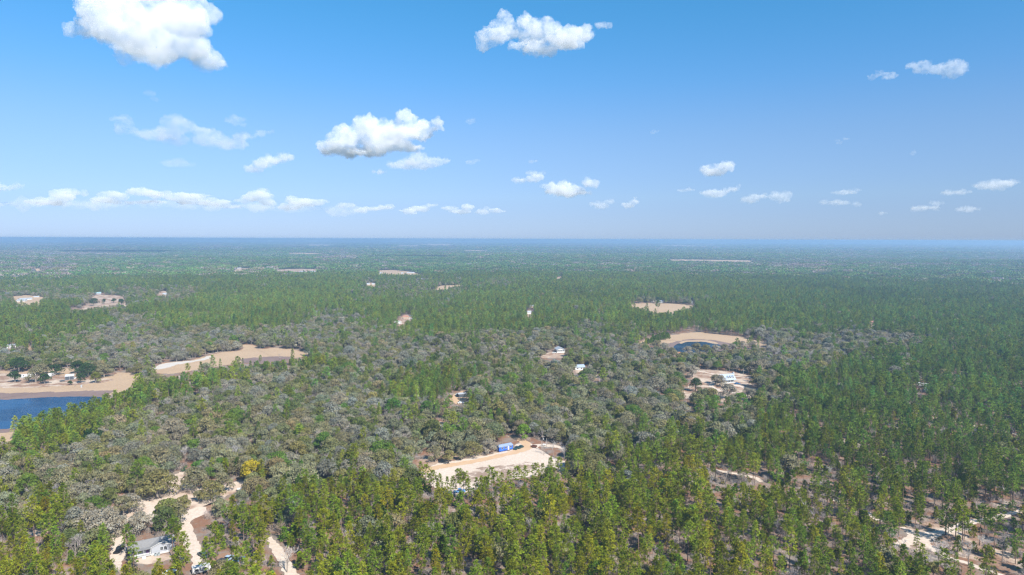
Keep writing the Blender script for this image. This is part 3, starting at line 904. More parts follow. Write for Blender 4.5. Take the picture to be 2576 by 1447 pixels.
# the grey-roofed manufactured house at the lower left
def grey_house():
    A = base(381, 1398); B = base(418, 1390)
    e = (B - A); ang = math.atan2(e.y, e.x)
    r = empty('manufactured_house', A, ang)
    tag(r, 'pale grey house with a grey shingle roof and front gable beside the sand road', 'house')
    sk, h = .7, 3.1
    b = MB(); b.box(-7.0, 8.0, 1.6, 8.8, sk, h); b.box(.0, 6.2, .0, 1.59, sk, h)
    b.face([(0, 0, h), (6.2, 0, h), (3.1, 0, h + 1.15)])
    for x in (-7.0, 8.0): b.face([(x, 1.6, h), (x, 8.8, h), (x, 5.2, h + 1.3)])
    b.build('wall', GREYWALL, r)
    b = MB(); b.box(-7.05, 8.05, 1.55, 8.85, -.2, sk - .01); b.box(-.05, 6.25, -.05, 1.54, -.2, sk - .01); b.build('skirting', WHITE, r)
    b = MB(); gable_roof(b, -7.0, 8.0, 1.6, 8.8, h + .02, 1.35, .45)
    q = MB(); gable_roof(q, 0.0, 5.1, 0.0, 6.2, h + .06, 1.2, .35)
    q.v = [(y, x, z) for x, y, z in q.v]; q.f = [tuple(reversed(f)) for f in q.f]
    n = len(b.v); b.v += q.v; b.f += [tuple(i + n for i in f) for f in q.f]; b.m += q.m; b.a += q.a
    b.build('roof', SHINGLE, r)
    # white rake boards of the gable
    k = 1.2 / 3.1
    for s in (-1, 1):
        b = MB()
        x0, z0 = 3.1 + s * 3.5, h - .1; x1, z1 = 3.1, h + 1.28
        b.poly([(x0, -.42, z0), (x1, -.42, z1), (x1, -.42, z1 + .2), (x0, -.42, z0 + .2), (x0, -.37, z0), (x1, -.37, z1), (x1, -.37, z1 + .2), (x0, -.37, z0 + .2)],
               [(0, 1, 2, 3), (7, 6, 5, 4), (0, 4, 5, 1), (3, 2, 6, 7), (0, 3, 7, 4), (1, 5, 6, 2)])
        b.build('rake_board', WHITE, r)
    for x in (3.5, 4.75): window(r, x, 2.0, .85, 1.2, 0.0)
    window(r, -5.2, 2.1, .9, 1.2, 1.6); window(r, -3.6, 2.1, .9, 1.2, 1.6)
    b = MB(); b.box(-1.6, -.7, 1.52, 1.59, sk, 2.75); b.build('door', paint('plum_door', (.12, .06, .16)), r)
    b = MB(); b.box(-7.0, -.1, -.6, 1.5, .45, .62); b.build('porch_deck', WHITE, r)
    for x in (-6.9, -4.7, -2.5, -.3):
        b = MB(); b.box(x - .06, x + .06, -.55, -.43, .63, 3.0); b.build('porch_post', WHITE, r)
    b = MB(); b.box(-7.0, -.2, -.54, -.46, 1.35, 1.45); b.box(-7.0, -.2, -.54, -.46, .8, .88); b.build('porch_rail', WHITE, r)
    b = MB(); b.box(-7.2, -.08, -.8, 1.5, 3.02, 3.14); b.build('porch_roof', SHINGLE, r)
    for k in range(3):
        b = MB(); b.box(-3.2, -1.9, -.95 - .3 * k, -.62 - .3 * k + .02, 0, .45 - .15 * k); b.build('step', WHITE, r)
    for k, (x, lab) in enumerate(((1.3, 'grey boxed air conditioner by the house gable, nearer the porch'), (2.4, 'grey boxed air conditioner by the house gable, nearer the windows'))):
        w = r.matrix_world
        p = Vector((A.x + x * math.cos(ang) + 1.0 * math.sin(ang), A.y + x * math.sin(ang) - 1.0 * math.cos(ang), 0))
        q = empty('air_conditioner', p, ang)
        b = MB(); b.box(-.42, .42, -.42, .42, 0, .85); b.build('casing', paint('ac_grey', (.24, .28, .30), .5), q)
        b = MB(); b.tube((0, 0, .86), (0, 0, .9), .34, .34, 12, 0, .5, True); b.build('fan_grille', RUBBER, q)
        tag(q, lab, 'air conditioner', 'air conditioners by the house')
grey_house()
vehicle('parked_car', 'black pickup truck parked on the sandy driveway left of the grey house', 'pickup', 300, 1387, 25, (.012, .013, .016), 'pickup', 'vehicles round the grey house')
vehicle('parked_car', 'dark green car parked beside the sand road right of the grey house', 'car', 511, 1400, -25, (.02, .06, .06), 'suv', 'vehicles round the grey house')
vehicle('parked_car', 'dark teal car half hidden by pines below the grey house', 'car', 452, 1420, 15, (.015, .05, .06), 'suv', 'vehicles round the grey house')
vehicle('parked_car', 'white car at the bottom edge below the grey house', 'car', 427, 1444, 70, (.75, .76, .76), 'car', 'vehicles round the grey house')
vehicle('parked_car', 'bright blue car under the pines at the end of the reddish yard', 'car', 602, 1411, 60, (.04, .16, .36), 'car', 'vehicles round the grey house')
vehicle('parked_car', 'pale blue pickup truck in the reddish yard beside the dark tarpaulin', 'pickup', 573, 1411, 40, (.32, .42, .52), 'pickup', 'vehicles round the grey house')

def trailer(name, label, cat, u, v, heading, w, L, h, mat, group=None, stripe=None):
    p = base(u, v); r = empty(name, p, -math.atan2(p.x, p.y) - math.radians(heading))
    b = MB()
    o = [(-L / 2, .55), (L / 2, .55), (L / 2 + .25, 1.2), (L / 2 - .1, h - .1), (L / 2 - .5, h), (-L / 2 + .1, h), (-L / 2, h - .2)]
    n = len(o)
    b.poly([(-w / 2, y, z) for y, z in o] + [(w / 2, y, z) for y, z in o], [tuple(range(n)), tuple(range(2 * n - 1, n - 1, -1))] + [(k + n, k, (k + 1) % n, (k + 1) % n + n) for k in range(n)])
    b.build('body', mat, r)
    for s in (-1, 1):
        for y in (-.7, .4):
            t = MB(); t.tube((s * (w / 2 - .25), y, .36), (s * (w / 2 - .02), y, .36), .36, .36, 10, 0, .5, True); t.build('wheel', RUBBER, r)
        for y in (-L * .28, L * .2):
            g = MB(); g.box(s * w / 2 - .01, s * w / 2 + .02, y - .5, y + .5, h * .55, h * .8); g.build('window', GLASS, r)
    if stripe is not None:
        for s in (-1, 1):
            g = MB(); g.box(s * w / 2 - .012, s * w / 2 + .012, -L / 2 + .1, L / 2 - .15, h * .4, h * .46); g.build('stripe', stripe, r)
    b = MB(); b.box(-.06, .06, L / 2 + .2, L / 2 + 1.3, .5, .62); b.build('drawbar', STEEL, r)
    tag(r, label, cat, group)
trailer('cargo_trailer', 'white cargo trailer at the bottom edge, between the pines right of the sand road', 'trailer', 506, 1440, 80, 2.4, 6.0, 2.6, WHITE)

def tarp(name, label, cat, u, v, w, d, h, mat, turn=0):
    p = base(u, v); r = empty(name, p, face_cam(p, turn))
    b = MB()
    r_ = random.Random(int(u))
    n = 6
    pts = []
    for j in range(n + 1):
        for i in range(n + 1):
            x = -w / 2 + w * i / n; y = -d / 2 + d * j / n
            z = h - abs(x) / (w / 2) * h * .45 - .18 * math.sin(5 * i + 3 * j) * .6
            pts.append((x, y, z))
    b.poly(pts, [(j * (n + 1) + i, j * (n + 1) + i + 1, (j + 1) * (n + 1) + i + 1, (j + 1) * (n + 1) + i) for j in range(n) for i in range(n)])
    b.build('sheet', mat, r)
    for sx in (-1, 1):
        for sy in (-1, 1):
            t = MB(); t.tube((sx * w * .46, sy * d * .46, 0), (sx * w * .46, sy * d * .46, h * .6), .04, .04, 5, 0, .5, True); t.build('post', STEEL, r)
    tag(r, label, cat)
tarp('tarpaulin_shelter', 'dark charcoal tarpaulin shelter in the reddish yard at the lower left', 'shelter', 558, 1424, 4.5, 4.0, 2.4, paint('charcoal_tarp', (.035, .04, .045), .6))
tarp('tarpaulin_shelter', 'bright blue tarpaulin among the pines near the yellow tree at the right', 'shelter', 2407, 951, 5.5, 4.0, 2.2, paint('blue_tarp', (.03, .19, .62), .4))

# the blue home by the sandy clearing
def blue_home():
    A = base(1256, 1138); B = base(1290, 1131)
    e = B - A; ang = math.atan2(e.y, e.x); L = e.length
    r = empty('mobile_home', A, ang)
    blue = paint('vivid_blue_siding', (.025, .11, .50), .5)
    tag(r, 'vivid blue mobile home with a pale roof at the edge of the sandy clearing', 'mobile home')
    b = MB(); b.box(0, L, 0, 4.2, .5, 2.8)
    for x in (0, L): b.face([(x, 0, 2.8), (x, 4.2, 2.8), (x, 2.1, 3.38)])
    b.build('wall', blue, r)
    b = MB(); gable_roof(b, 0, L, 0, 4.2, 2.82, .6, .25); b.build('roof', plain('faded_blue_roof', (.24, .30, .40), .5, .25, .8), r)
    b = MB(); b.box(.05, L - .05, .06, 4.15, -.2, .49); b.build('skirting', paint('dark_blue_skirting', (.03, .05, .16)), r)
    window(r, L * .22, 1.95, 1.0, .9, 0.0); window(r, L * .48, 1.95, 1.0, .9, 0.0); window(r, L * .86, 1.95, .9, .9, 0.0)
    b = MB(); b.box(L * .62, L * .62 + 1.0, -.07, -.005, .5, 2.6); b.build('door', WHITE, r)
    b = MB(); b.box(L * .58, L * .58 + 1.6, -1.3, -.02, .3, .45); b.build('porch_step', WOOD, r)
blue_home()
vehicle('parked_car', 'dark car with a yellow plate parked just right of the blue home', 'car', 1299, 1130, 200, (.02, .022, .03), 'car', 'cars by the blue home')
vehicle('parked_car', 'dark blue car parked farther from the blue home, near the track', 'car', 1309, 1127.5, 215, (.02, .03, .06), 'car', 'cars by the blue home')
vehicle('parked_car', 'blue pickup truck behind tall pines at the near edge of the clearing', 'pickup', 1156, 1239, 82, (.10, .24, .48), 'pickup')

def utility_trailer():
    p = base(1343, 1126); r = empty('utility_trailer', p, face_cam(p, 60))
    rust = paint('rusty_brown', (.16, .07, .045), .9, .25)
    b = MB(); b.box(-.9, .9, -1.7, 1.7, .5, .6); b.build('bed', rust, r)
    for x in (-.9, .86):
        b = MB(); b.box(x, x + .04, -1.7, 1.7, .61, 1.3); b.build('side_board', rust, r)
    for x in (-1.08, .9):
        b = MB(); b.tube((x, 0, .32), (x + .18, 0, .32), .32, .32, 10, 0, .5, True); b.build('wheel', RUBBER, r)
    tag(r, 'rusty brown utility trailer beside the orange track behind the clearing', 'trailer')
utility_trailer()
pole('tall utility pole with a transformer at the back corner of the clearing', 1365.5, 1134, 9.0, True, True)
pole('short bare pole just left of the pole with the transformer', 1362, 1133, 5.6, False)
pole('short bare pole just right of the pole with the transformer', 1375, 1127, 5.6, False)
pole('pale pole with a lamp behind the dormered house', 1869.5, 949, 8.0, False, True)
pole('thin dark pole alone among the pines on the right', 2209, 966, 9.0, False)
def meter_box():
    p = base(1369.5, 1122); r = empty('storage_tank', p, face_cam(p, 0))
    b = MB(); b.tube((-.8, 0, .75), (.8, 0, .75), .5, .5, 12, 0, .5, True); b.build('tank', WHITE, r)
    for x in (-.5, .5):
        b = MB(); b.box(x - .08, x + .08, -.3, .3, 0, .35); b.build('foot', STEEL, r)
    tag(r, 'small white gas tank right of the utility pole by the clearing', 'tank')
meter_box()

# the house with dormers and its blue car
def dormer_house():
    A = base(1818, 966); B = base(1851, 963)
    e = B - A; ang = math.atan2(e.y, e.x); L = e.length
    r = empty('dormered_house', A, ang)
    tag(r, 'white house with a steep blue grey roof, three dormers and a chimney', 'house')
    D = 8.0; h = 3.0; rise = 4.0
    b = MB(); b.box(0, L, 1.9, D, -.2, h)
    for x in (0, L): b.face([(x, 0, h), (x, D, h), (x, D / 2, h + rise)])
    b.build('wall', WHITE, r)
    b = MB(); gable_roof(b, 0, L, 0, D, h + .03, rise, .35); b.build('roof', BLUEROOF, r)
    for k in range(3):
        x = L * (.46 + .19 * k)
        d = MB(); d.box(x - .75, x + .75, .85, 3.4, h + .8, h + 2.3)
        d.face([(x - .75, .85, h + 2.3), (x + .75, .85, h + 2.3), (x, .85, h + 3.0)]); o = d.build('dormer', WHITE, r)
        q = MB(); gable_roof(q, .8, 3.6, x - .75, x + .75, h + 2.32, .72, .15, .08)
        q.v = [(y, xx, z) for xx, y, z in q.v]; q.f = [tuple(reversed(f)) for f in q.f]
        q.build('dormer_roof', BLUEROOF, o)
        q = MB(); q.box(x - .4, x + .4, .8, .845, h + 1.1, h + 2.1); q.build('pane', GLASS, o)
    for k in range(6):
        x = .1 + (L - .2) * k / 5
        b = MB(); b.box(x - .09, x + .09, .05, .23, 0, h); b.build('porch_post', WHITE, r)
    b = MB(); b.box(0, L, 0, 1.88, -.2, .25); b.build('porch_floor', WHITE, r)
    for k in range(4): window(r, L * (.16 + .22 * k), 1.6, 1.0, 1.5, 1.9)
    window(r, D * .35, 1.7, 1.0, 1.3, L, WHITE, 'x'); window(r, D * .7, 1.7, 1.0, 1.3, L, WHITE, 'x')
    b = MB(); b.box(L + .02, L + .95, D / 2 - .7, D / 2 + .7, -.2, h + rise + 1.3); b.build('chimney', WHITE, r)
dormer_house()
vehicle('parked_car', 'bright blue car parked at the right end of the dormered house', 'car', 1855, 967, 100, (.02, .10, .34), 'car')

# white house with a glazed gable, and its neighbour
def white_house():
    p = base(1411, 888); r = empty('white_house', p, face_cam(p, 14))
    tag(r, 'white house with four dark windows in its gable end among grey oaks', 'house')
    b = MB(); b.box(-4.2, 4.2, 0, 12, -.2, 3.4); b.face([(-4.2, 0, 3.4), (4.2, 0, 3.4), (0, 0, 5.2)]); b.face([(-4.2, 12, 3.4), (4.2, 12, 3.4), (0, 12, 5.2)]); b.build('wall', WHITE, r)
    q = MB(); gable_roof(q, 0, 12, -4.2, 4.2, 3.43, 1.85, .5); q.v = [(y, x, z) for x, y, z in q.v]; q.f = [tuple(reversed(f)) for f in q.f]; q.build('roof', TIN, r)
    for k in range(4): window(r, -3.05 + 2.03 * k, 2.3, 1.5, 1.2, 0.0)
    b = MB(); b.box(-6.6, -4.25, .6, 4.0, .3, .5); b.build('side_deck', WOOD, r)
white_house()
simple_house('grey_roofed_house', 'low house with a blue grey roof half hidden by grey oaks', 'house', 1459, 931, 9.5, 7.5, 2.6, 1.7, WHITE, BLUEROOF, 18)
vehicle('parked_car', 'small boat trailer sized white car left of the glazed white house', 'car', 1394, 889, 80, (.7, .7, .7), 'car')
simple_house('timber_shed', 'small orange brown shed at the near edge of the round pond', 'shed', 1708, 893, 3.0, 3.0, 2.2, .6, paint('orange_timber', (.42, .20, .10)), paint('orange_timber', (.42, .20, .10)), 0, None, True, 1, False)

# by the lake at the left
trailer('camping_trailer', 'white boxy camper beside the round oaks on the lake shore', 'camper', 67, 950, 88, 2.6, 8.0, 3.0, WHITE, 'campers by the lake', paint('grey_stripe', (.3, .33, .36)))
trailer('camping_trailer', 'white travel trailer with a dark stripe parked at an angle under the oaks', 'camper', 132, 946, 25, 2.6, 9.0, 3.0, WHITE, 'campers by the lake', paint('dark_stripe', (.04, .05, .07)))
trailer('camping_trailer', 'partly hidden pale trailer between the two oaks by the lake', 'camper', 80, 946, 80, 2.3, 5.0, 2.4, WHITE, 'campers by the lake')
def shed():
    p = base(175, 956); r = empty('open_shed', p, face_cam(p, -4))
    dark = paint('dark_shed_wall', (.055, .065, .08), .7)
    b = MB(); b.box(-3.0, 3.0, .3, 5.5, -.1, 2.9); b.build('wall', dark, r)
    b = MB(); b.poly([(-3.3, -.2, 3.0), (3.3, -.2, 3.0), (3.3, 5.8, 3.9), (-3.3, 5.8, 3.9), (-3.3, -.2, 3.12), (3.3, -.2, 3.12), (3.3, 5.8, 4.02), (-3.3, 5.8, 4.02)], [(0, 3, 2, 1), (4, 5, 6, 7), (0, 1, 5, 4), (1, 2, 6, 5), (2, 3, 7, 6), (3, 0, 4, 7)]); b.build('roof', WHITE, r)
    for x in (-3.1, 0, 3.1):
        b = MB(); b.box(x - .08, x + .08, -.15, .02, 0, 2.98); b.build('post', STEEL, r)
    b = MB(); b.box(3.02, 3.1, .4, 5.4, 0, 2.9); b.build('side_panel', STEEL, r)
    tag(r, 'shed with a white sloping roof and dark open front by the lake', 'shed')
shed()
def trampoline():
    p = base(157, 960); r = empty('trampoline', p)
    b = MB(); n = 20
    for k in range(n):
        a0 = 2 * math.pi * k / n; a1 = 2 * math.pi * (k + 1) / n
        b.tube((2.1 * math.cos(a0), 2.1 * math.sin(a0), .9), (2.1 * math.cos(a1), 2.1 * math.sin(a1), .9), .07, .07, 5)
    b.build('rim', STEEL, r)
    b = MB(); b.poly([(2.0 * math.cos(2 * math.pi * k / n), 2.0 * math.sin(2 * math.pi * k / n), .88) for k in range(n)], [tuple(range(n))]); b.build('mat', RUBBER, r)
    for k in range(6):
        a = math.pi * k / 3; b = MB(); b.tube((2.1 * math.cos(a), 2.1 * math.sin(a), 0), (2.1 * math.cos(a), 2.1 * math.sin(a), .88), .05, .05, 5); b.build('leg', STEEL, r)
    tag(r, 'round black trampoline on the dry lawn left of the shed', 'trampoline')
trampoline()
vehicle('parked_car', 'white and dark car by the oaks at the left edge near the lake', 'car', 27, 944.5, 100, (.6, .62, .64), 'car')
vehicle('parked_car', 'white car parked behind the shed by the lake', 'car', 186, 953, 70, (.7, .7, .7), 'car')
def stump(label, u, v, s, mat, name='tree_stump', cat='stump'):
    p = base(u, v); r = empty(name, p)
    b = MB(); b.tube((0, 0, -.1), (.1 * s, 0, 1.4 * s), .55 * s, .35 * s, 9, 0, .5, True); b.build('stem', mat, r)
    for a in (0.3, 2.2, 4.4):
        b = MB(); b.tube((0, 0, .9 * s), (math.cos(a) * 1.1 * s, math.sin(a) * 1.1 * s, 1.7 * s), .16 * s, .05 * s, 5, 0, .5, True); b.build('branch', mat, r)
    tag(r, label, cat)
stump('small brown stump on the dry lake bed', 189.6, 973, 1.0, WOOD)
stump('grey driftwood stump on the dry lake bed, right of the brown one', 204.7, 974.5, 1.3, STEEL)
stump('brown stump on the lawn left of the dormered house', 1772, 941, .9, WOOD)

# roofs showing between the oaks in the middle
HID = 'roofs and vehicles half hidden among the middle oaks'
simple_house('hidden_house', 'pale roofed house glimpsed left of the bright pine above the clearing', 'house', 1068, 1080, 7, 5, 2.6, 1.0, WHITE, BLUEROOF, 30, HID)
simple_house('hidden_house', 'white roofed house glimpsed right of the bright pine above the clearing', 'house', 1097, 1084, 7, 4.5, 2.6, 1.0, WHITE, TIN, -35, HID)
simple_house('hidden_house', 'leftmost bluish roof glimpsed through the oaks above the clearing', 'house', 1036, 1083, 6, 4.5, 2.5, .9, GREYWALL, BLUEROOF, 10, HID)
vehicle('parked_car', 'white car parked on the litter patch behind the hidden roofs', 'car', 1113, 1073, 60, (.72, .73, .74), 'car')
vehicle('parked_car', 'white car half hidden below the leftmost bluish roof', 'car', 1039, 1093, 80, (.74, .74, .74), 'car')
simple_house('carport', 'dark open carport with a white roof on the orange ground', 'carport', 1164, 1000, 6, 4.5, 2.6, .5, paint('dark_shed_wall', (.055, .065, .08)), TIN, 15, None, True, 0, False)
vehicle('parked_car', 'small white car on the orange ground left of the carport', 'car', 1151, 994.5, 30, (.7, .66, .6), 'car')
vehicle('parked_car', 'white car among the oaks below the orange ground', 'car', 1159, 1015, 70, (.7, .7, .68), 'car')
trailer('camping_trailer', 'long white trailer deep among the pines on the right', 'camper', 2320, 972.5, 95, 2.6, 9.5, 2.9, WHITE)
vehicle('parked_car', 'white van parked below the long trailer among the right pines', 'van', 2328, 982, 170, (.74, .75, .77), 'suv')
simple_house('white_cottage', 'white roofed cottage in the oaks at the left edge', 'house', 28, 876, 9, 6, 2.8, 1.2, WHITE, TIN, 10)
simple_house('timber_shed', 'little white shed beside the dark round evergreen', 'shed', 374, 1691 / 1.4907, 2.2, 2.2, 2.0, .5, WHITE, TIN, 20, None, True, 0, False)
simple_house('white_shed', 'tiny white shed under dark oaks right of the lake pines', 'shed', 561, 1109, 2.6, 2.2, 2.0, .5, WHITE, TIN, 20, None, True, 0, False)
simple_house('utility_box', 'small white box beside the path right of the yellow tree', 'box', 602, 1237, 1.2, 1.0, 1.3, .2, WHITE, WHITE, 0, None, True, 0, False)

# homesteads farther out: each a house of its own
TEALR = plain('teal_roof', (.30, .44, .46), .5, .1, .5)
GREENR = plain('pale_green_roof', (.45, .55, .47), .5, .1, .5)
REDR = plain('rust_red_roof', (.34, .17, .12), .8, .2, .5)
TANW = paint('tan_wall', (.42, .33, .25))
HF = 'far homesteads among the trees'
far_houses = [  # u, v, width px, roof, wall, turn, label
    (244, 741, 16, TEALR, GREYWALL, 10, 'teal roofed house at the head of the oak meadow'),
    (66, 756, 22, TIN, WHITE, 20, 'long white roofed building in the homestead at the far left'),
    (52, 760, 16, TIN, WHITE, -25, 'lower white roof at the left end of the far left homestead'),
    (92, 751, 9, TIN, TANW, 0, 'small tan shed in the homestead at the far left'),
    (120, 749, 8, REDR, TANW, 0, 'tan outbuilding right of the far left homestead'),
    (307, 735, 22, TIN, WHITE, 5, 'long pale roof behind the oaks right of the meadow'),
    (416, 743, 10, TIN, GREYWALL, 0, 'grey roofed house among bare trees right of the oak meadow'),
    (1612, 754, 14, TIN, WHITE, 5, 'white roofed barn at the back left of the tan field'),
    (1647, 759, 18, GREENR, WHITE, 5, 'pale green roofed house behind the tan field'),
    (1661, 762, 12, TIN, WHITE, -10, 'white building just right of the pale green roof'),
    (1692, 759, 10, BLUEROOF, WHITE, 0, 'grey roofed house behind the pale bare tree of the tan field'),
    (1740, 764, 6, TIN, WHITE, 0, 'small white shed at the right end of the tan field'),
    (1033, 688, 20, TIN, WHITE, 0, 'long white building in the far tan homestead field'),
    (1012, 689, 5, TIN, WHITE, 0, 'small white shed left of the long white building'),
    (958, 689, 7, TIN, GREYWALL, 0, 'grey roof at the left end of the far tan field'),
    (1047, 706, 5, TIN, WHITE, 0, 'narrow white house above the dark oaks in the far middle'),
    (1067, 704, 13, TIN, WHITE, 5, 'wide white house right of the narrow white one'),
    (1051, 714, 7, TIN, WHITE, 0, 'low white shed beneath the narrow white house'),
    (926, 717, 8, TIN, WHITE, 0, 'white house at the left of the small far yard'),
    (939, 717, 6, TIN, WHITE, 0, 'white house at the right of the small far yard'),
    (1137, 700, 9, TIN, WHITE, 0, 'white house left of the row of small white sheds'),
    (1147, 701, 4, TIN, WHITE, 0, 'first of the row of small white sheds in the far middle'),
    (1153, 701, 4, TIN, WHITE, 0, 'middle of the row of small white sheds in the far middle'),
    (1159, 701, 4, TIN, WHITE, 0, 'last of the row of small white sheds in the far middle'),
    (1155, 714, 9, TIN, TANW, 0, 'tan and white house behind the far dark oaks'),
    (1011, 713, 5, TIN, WHITE, 0, 'tiny white house left of the far dark oaks'),
    (1101, 676, 9, TIN, WHITE, 0, 'far white buildings alone in the pines right of the tan field'),
    (920, 654, 9, TIN, WHITE, 0, 'farthest white roof left of the dark cloud shadow'),
    (924, 657.5, 4, TIN, WHITE, 0, 'tiny white shed below the farthest white roof'),
    (590, 676, 6, TIN, WHITE, 0, 'white roof at the left of the far left settlement'),
    (602, 676, 9, TIN, WHITE, 0, 'wider white roof of the far left settlement'),
    (587, 684, 6, TIN, TANW, 0, 'low tan house of the far left settlement'),
    (659, 680, 5, TIN, WHITE, 0, 'single white house between the two left settlements'),
    (712, 668, 14, TIN, WHITE, 0, 'long thin white roof behind the pink field'),
    (725, 672, 5, TIN, WHITE, 0, 'small bright house below the long thin roof'),
    (760, 685, 12, TIN, GREYWALL, 0, 'pale grey roof on the left of the pink field'),
    (788, 685, 12, TIN, GREYWALL, 0, 'pale grey roof on the right of the pink field'),
    (868, 671, 7, TIN, WHITE, 0, 'white house alone between the pink and tan fields'),
    (821, 661, 9, TIN, WHITE, 0, 'distant white roof high above the pink field'),
    (2219, 718, 11, TIN, WHITE, 0, 'white roof alone in the grey woods far right'),
    (2484, 731, 5, TIN, WHITE, 0, 'small white house by the far right edge'),
    (2338, 676, 8, TIN, WHITE, 0, 'very far pale roof on the right'),
    (2192, 816, 8, REDR, TANW, 0, 'rust red roofed cabin above the lavender bare trees'),
    (1348, 699, 11, TIN, WHITE, 0, 'white house in a bare patch right of the far middle'),
    (1543, 720, 5, TIN, WHITE, 0, 'little white house alone in the pines left of the tan field'),
    (1607, 707, 5, TIN, TANW, 0, 'little house high in the pines above the tan field'),
    (1338, 774, 9, TIN, TANW, 0, 'tan house at the top of the clutter left of the tan field'),
    (1331, 790, 10, TIN, WHITE, 15, 'white house at the foot of the clutter left of the tan field'),
    (1510, 785, 13, TEALR, WHITE, 10, 'pale teal tarpaulin roof among the pines before the tan field'),
    (1893, 700, 6, TIN, WHITE, 0, 'white speck of a house far out on the right'),
    (1021, 802, 12, REDR, TANW, 0, 'tan house in the middle junkyard clearing'),
]
for u, v, wpx, rm, wm, turn, lab in far_houses:
    p = base(u, v); k = math.hypot(math.hypot(p.x, p.y), CAM_H) / F
    w = max(wpx * k, 5.0)
    w = min(w, 26.0)
    simple_house('homestead_house', lab, 'house', u, v, w, min(9.0, max(5, w * .6)), 3.0, 1.5, wm, rm, turn, HF, True, 0, False)
    CLEAR_PIX.append((np.array([(u - wpx / 2 - 1, v - 5), (u + wpx / 2 + 1, v - 5), (u + wpx / 2 + 1, v), (u - wpx / 2 - 1, v)]), .7))
    CLEAR_GND.append(np.array([(p.x - w / 2 - 3, p.y - 6), (p.x + w / 2 + 3, p.y - 6), (p.x + w / 2 + 3, p.y + 12), (p.x - w / 2 - 3, p.y + 12)]))

JY = 'white vehicles in the middle junkyard clearing'
for u, v, lab in ((1028.5, 795, 'white van at the back left of the junkyard vehicles'), (1035, 795.5, 'white van at the back right of the junkyard vehicles'), (1032.6, 803, 'white car alone below the two white vans'),
                  (996.7, 811, 'leftmost white car at the near end of the junkyard'), (1003.5, 810, 'white car second from left at the near end of the junkyard'), (1006, 812, 'white car third from left at the near end of the junkyard'), (1004.6, 815, 'nearest white car of the junkyard')):
    vehicle('junkyard_car', lab, 'car', u, v, 75, (.78, .78, .76), 'suv', JY)
    CLEAR_PIX.append((np.array([(u - 3, v - 4), (u + 3, v - 4), (u + 3, v + 1), (u - 3, v + 1)]), 1.0))

# what the photograph shows of the things nearer by: no crown in front of these
for u0, v0, u1, v1, dr in [(369, 1352, 416, 1400, .95), (292, 1374, 310, 1394, .95), (504, 1384, 518, 1402, .9), (1252, 1110, 1316, 1138, .97), (1334, 1116, 1350, 1128, 1), (1358, 1090, 1380, 1134, .95),
                       (1148, 1228, 1168, 1240, .4), (1826, 938, 1866, 968, 1), (1866, 926, 1873, 950, 1), (1397, 868, 1424, 889, 1), (1446, 914, 1468, 932, .95), (56, 938, 80, 951, 1), (121, 934, 142, 948, 1),
                       (163, 942, 188, 960, 1), (150, 952, 166, 962, 1), (16, 938, 32, 946, 1), (2398, 944, 2416, 954, 1), (2308, 966, 2334, 986, .9), (1156, 988, 1176, 1002, 1), (1062, 1070, 1076, 1080, .35), (1090, 1076, 1100, 1084, .35),
                       (1110, 1066, 1118, 1074, 1), (498, 1430, 516, 1442, .8), (550, 1412, 566, 1426, .8), (566, 1402, 580, 1414, .8), (596, 1402, 610, 1412, .8), (1703, 886, 1713, 894, 1), (16, 866, 40, 877, .9), (1032, 1074, 1042, 1094, .7), (370, 1128, 378, 1136, 1)]:
    CLEAR_PIX.append((np.array([(u0, v0), (u1, v0), (u1, v1), (u0, v1)], float), dr))
for u, v, rad in [(398, 1392, 10), (300, 1387, 4), (511, 1400, 4), (452, 1420, 4), (427, 1444, 4), (602, 1411, 4), (573, 1411, 4), (506, 1440, 5), (558, 1424, 5), (1273, 1134, 7), (1299, 1130, 4), (1309, 1127, 4), (1156, 1239, 4),
                  (1836, 962, 9), (1855, 967, 5), (1411, 885, 10), (1459, 928, 8), (67, 950, 6), (132, 946, 6), (175, 954, 6), (157, 960, 4), (1164, 998, 6), (1068, 1078, 3.5), (1097, 1082, 3.5), (1036, 1082, 3.5), (2320, 972, 7), (2328, 982, 4), (2407, 951, 5), (28, 873, 8)]:
    p = base(u, v)
    CLEAR_GND.append(np.array([(p.x + rad * math.cos(a), p.y + rad * math.sin(a)) for a in np.linspace(0, 6.28, 9)[:-1]]))
# ------------------------------------------------------------------ tree shapes
def rvec(r):
    while True:
        v = Vector((r.uniform(-1, 1), r.uniform(-1, 1), r.uniform(-1, 1)))
        if .05 < v.length < 1: return v.normalized()

def tuft(b, c, d, size, r, n, m, a):
    """A spray of needles: narrow blades fanning out from one point."""
    for _ in range(n):
        v1 = (d * .9 + rvec(r) * 1.0).normalized() * size * r.uniform(.7, 1.15)
        s = v1.cross(rvec(r)).normalized() * size * r.uniform(.09, .17)
        b.face([c - s * .5, c + s * .5, c + v1 + s, c + v1 - s * .8], m, min(1, max(0, a + r.uniform(-.2, .2))))

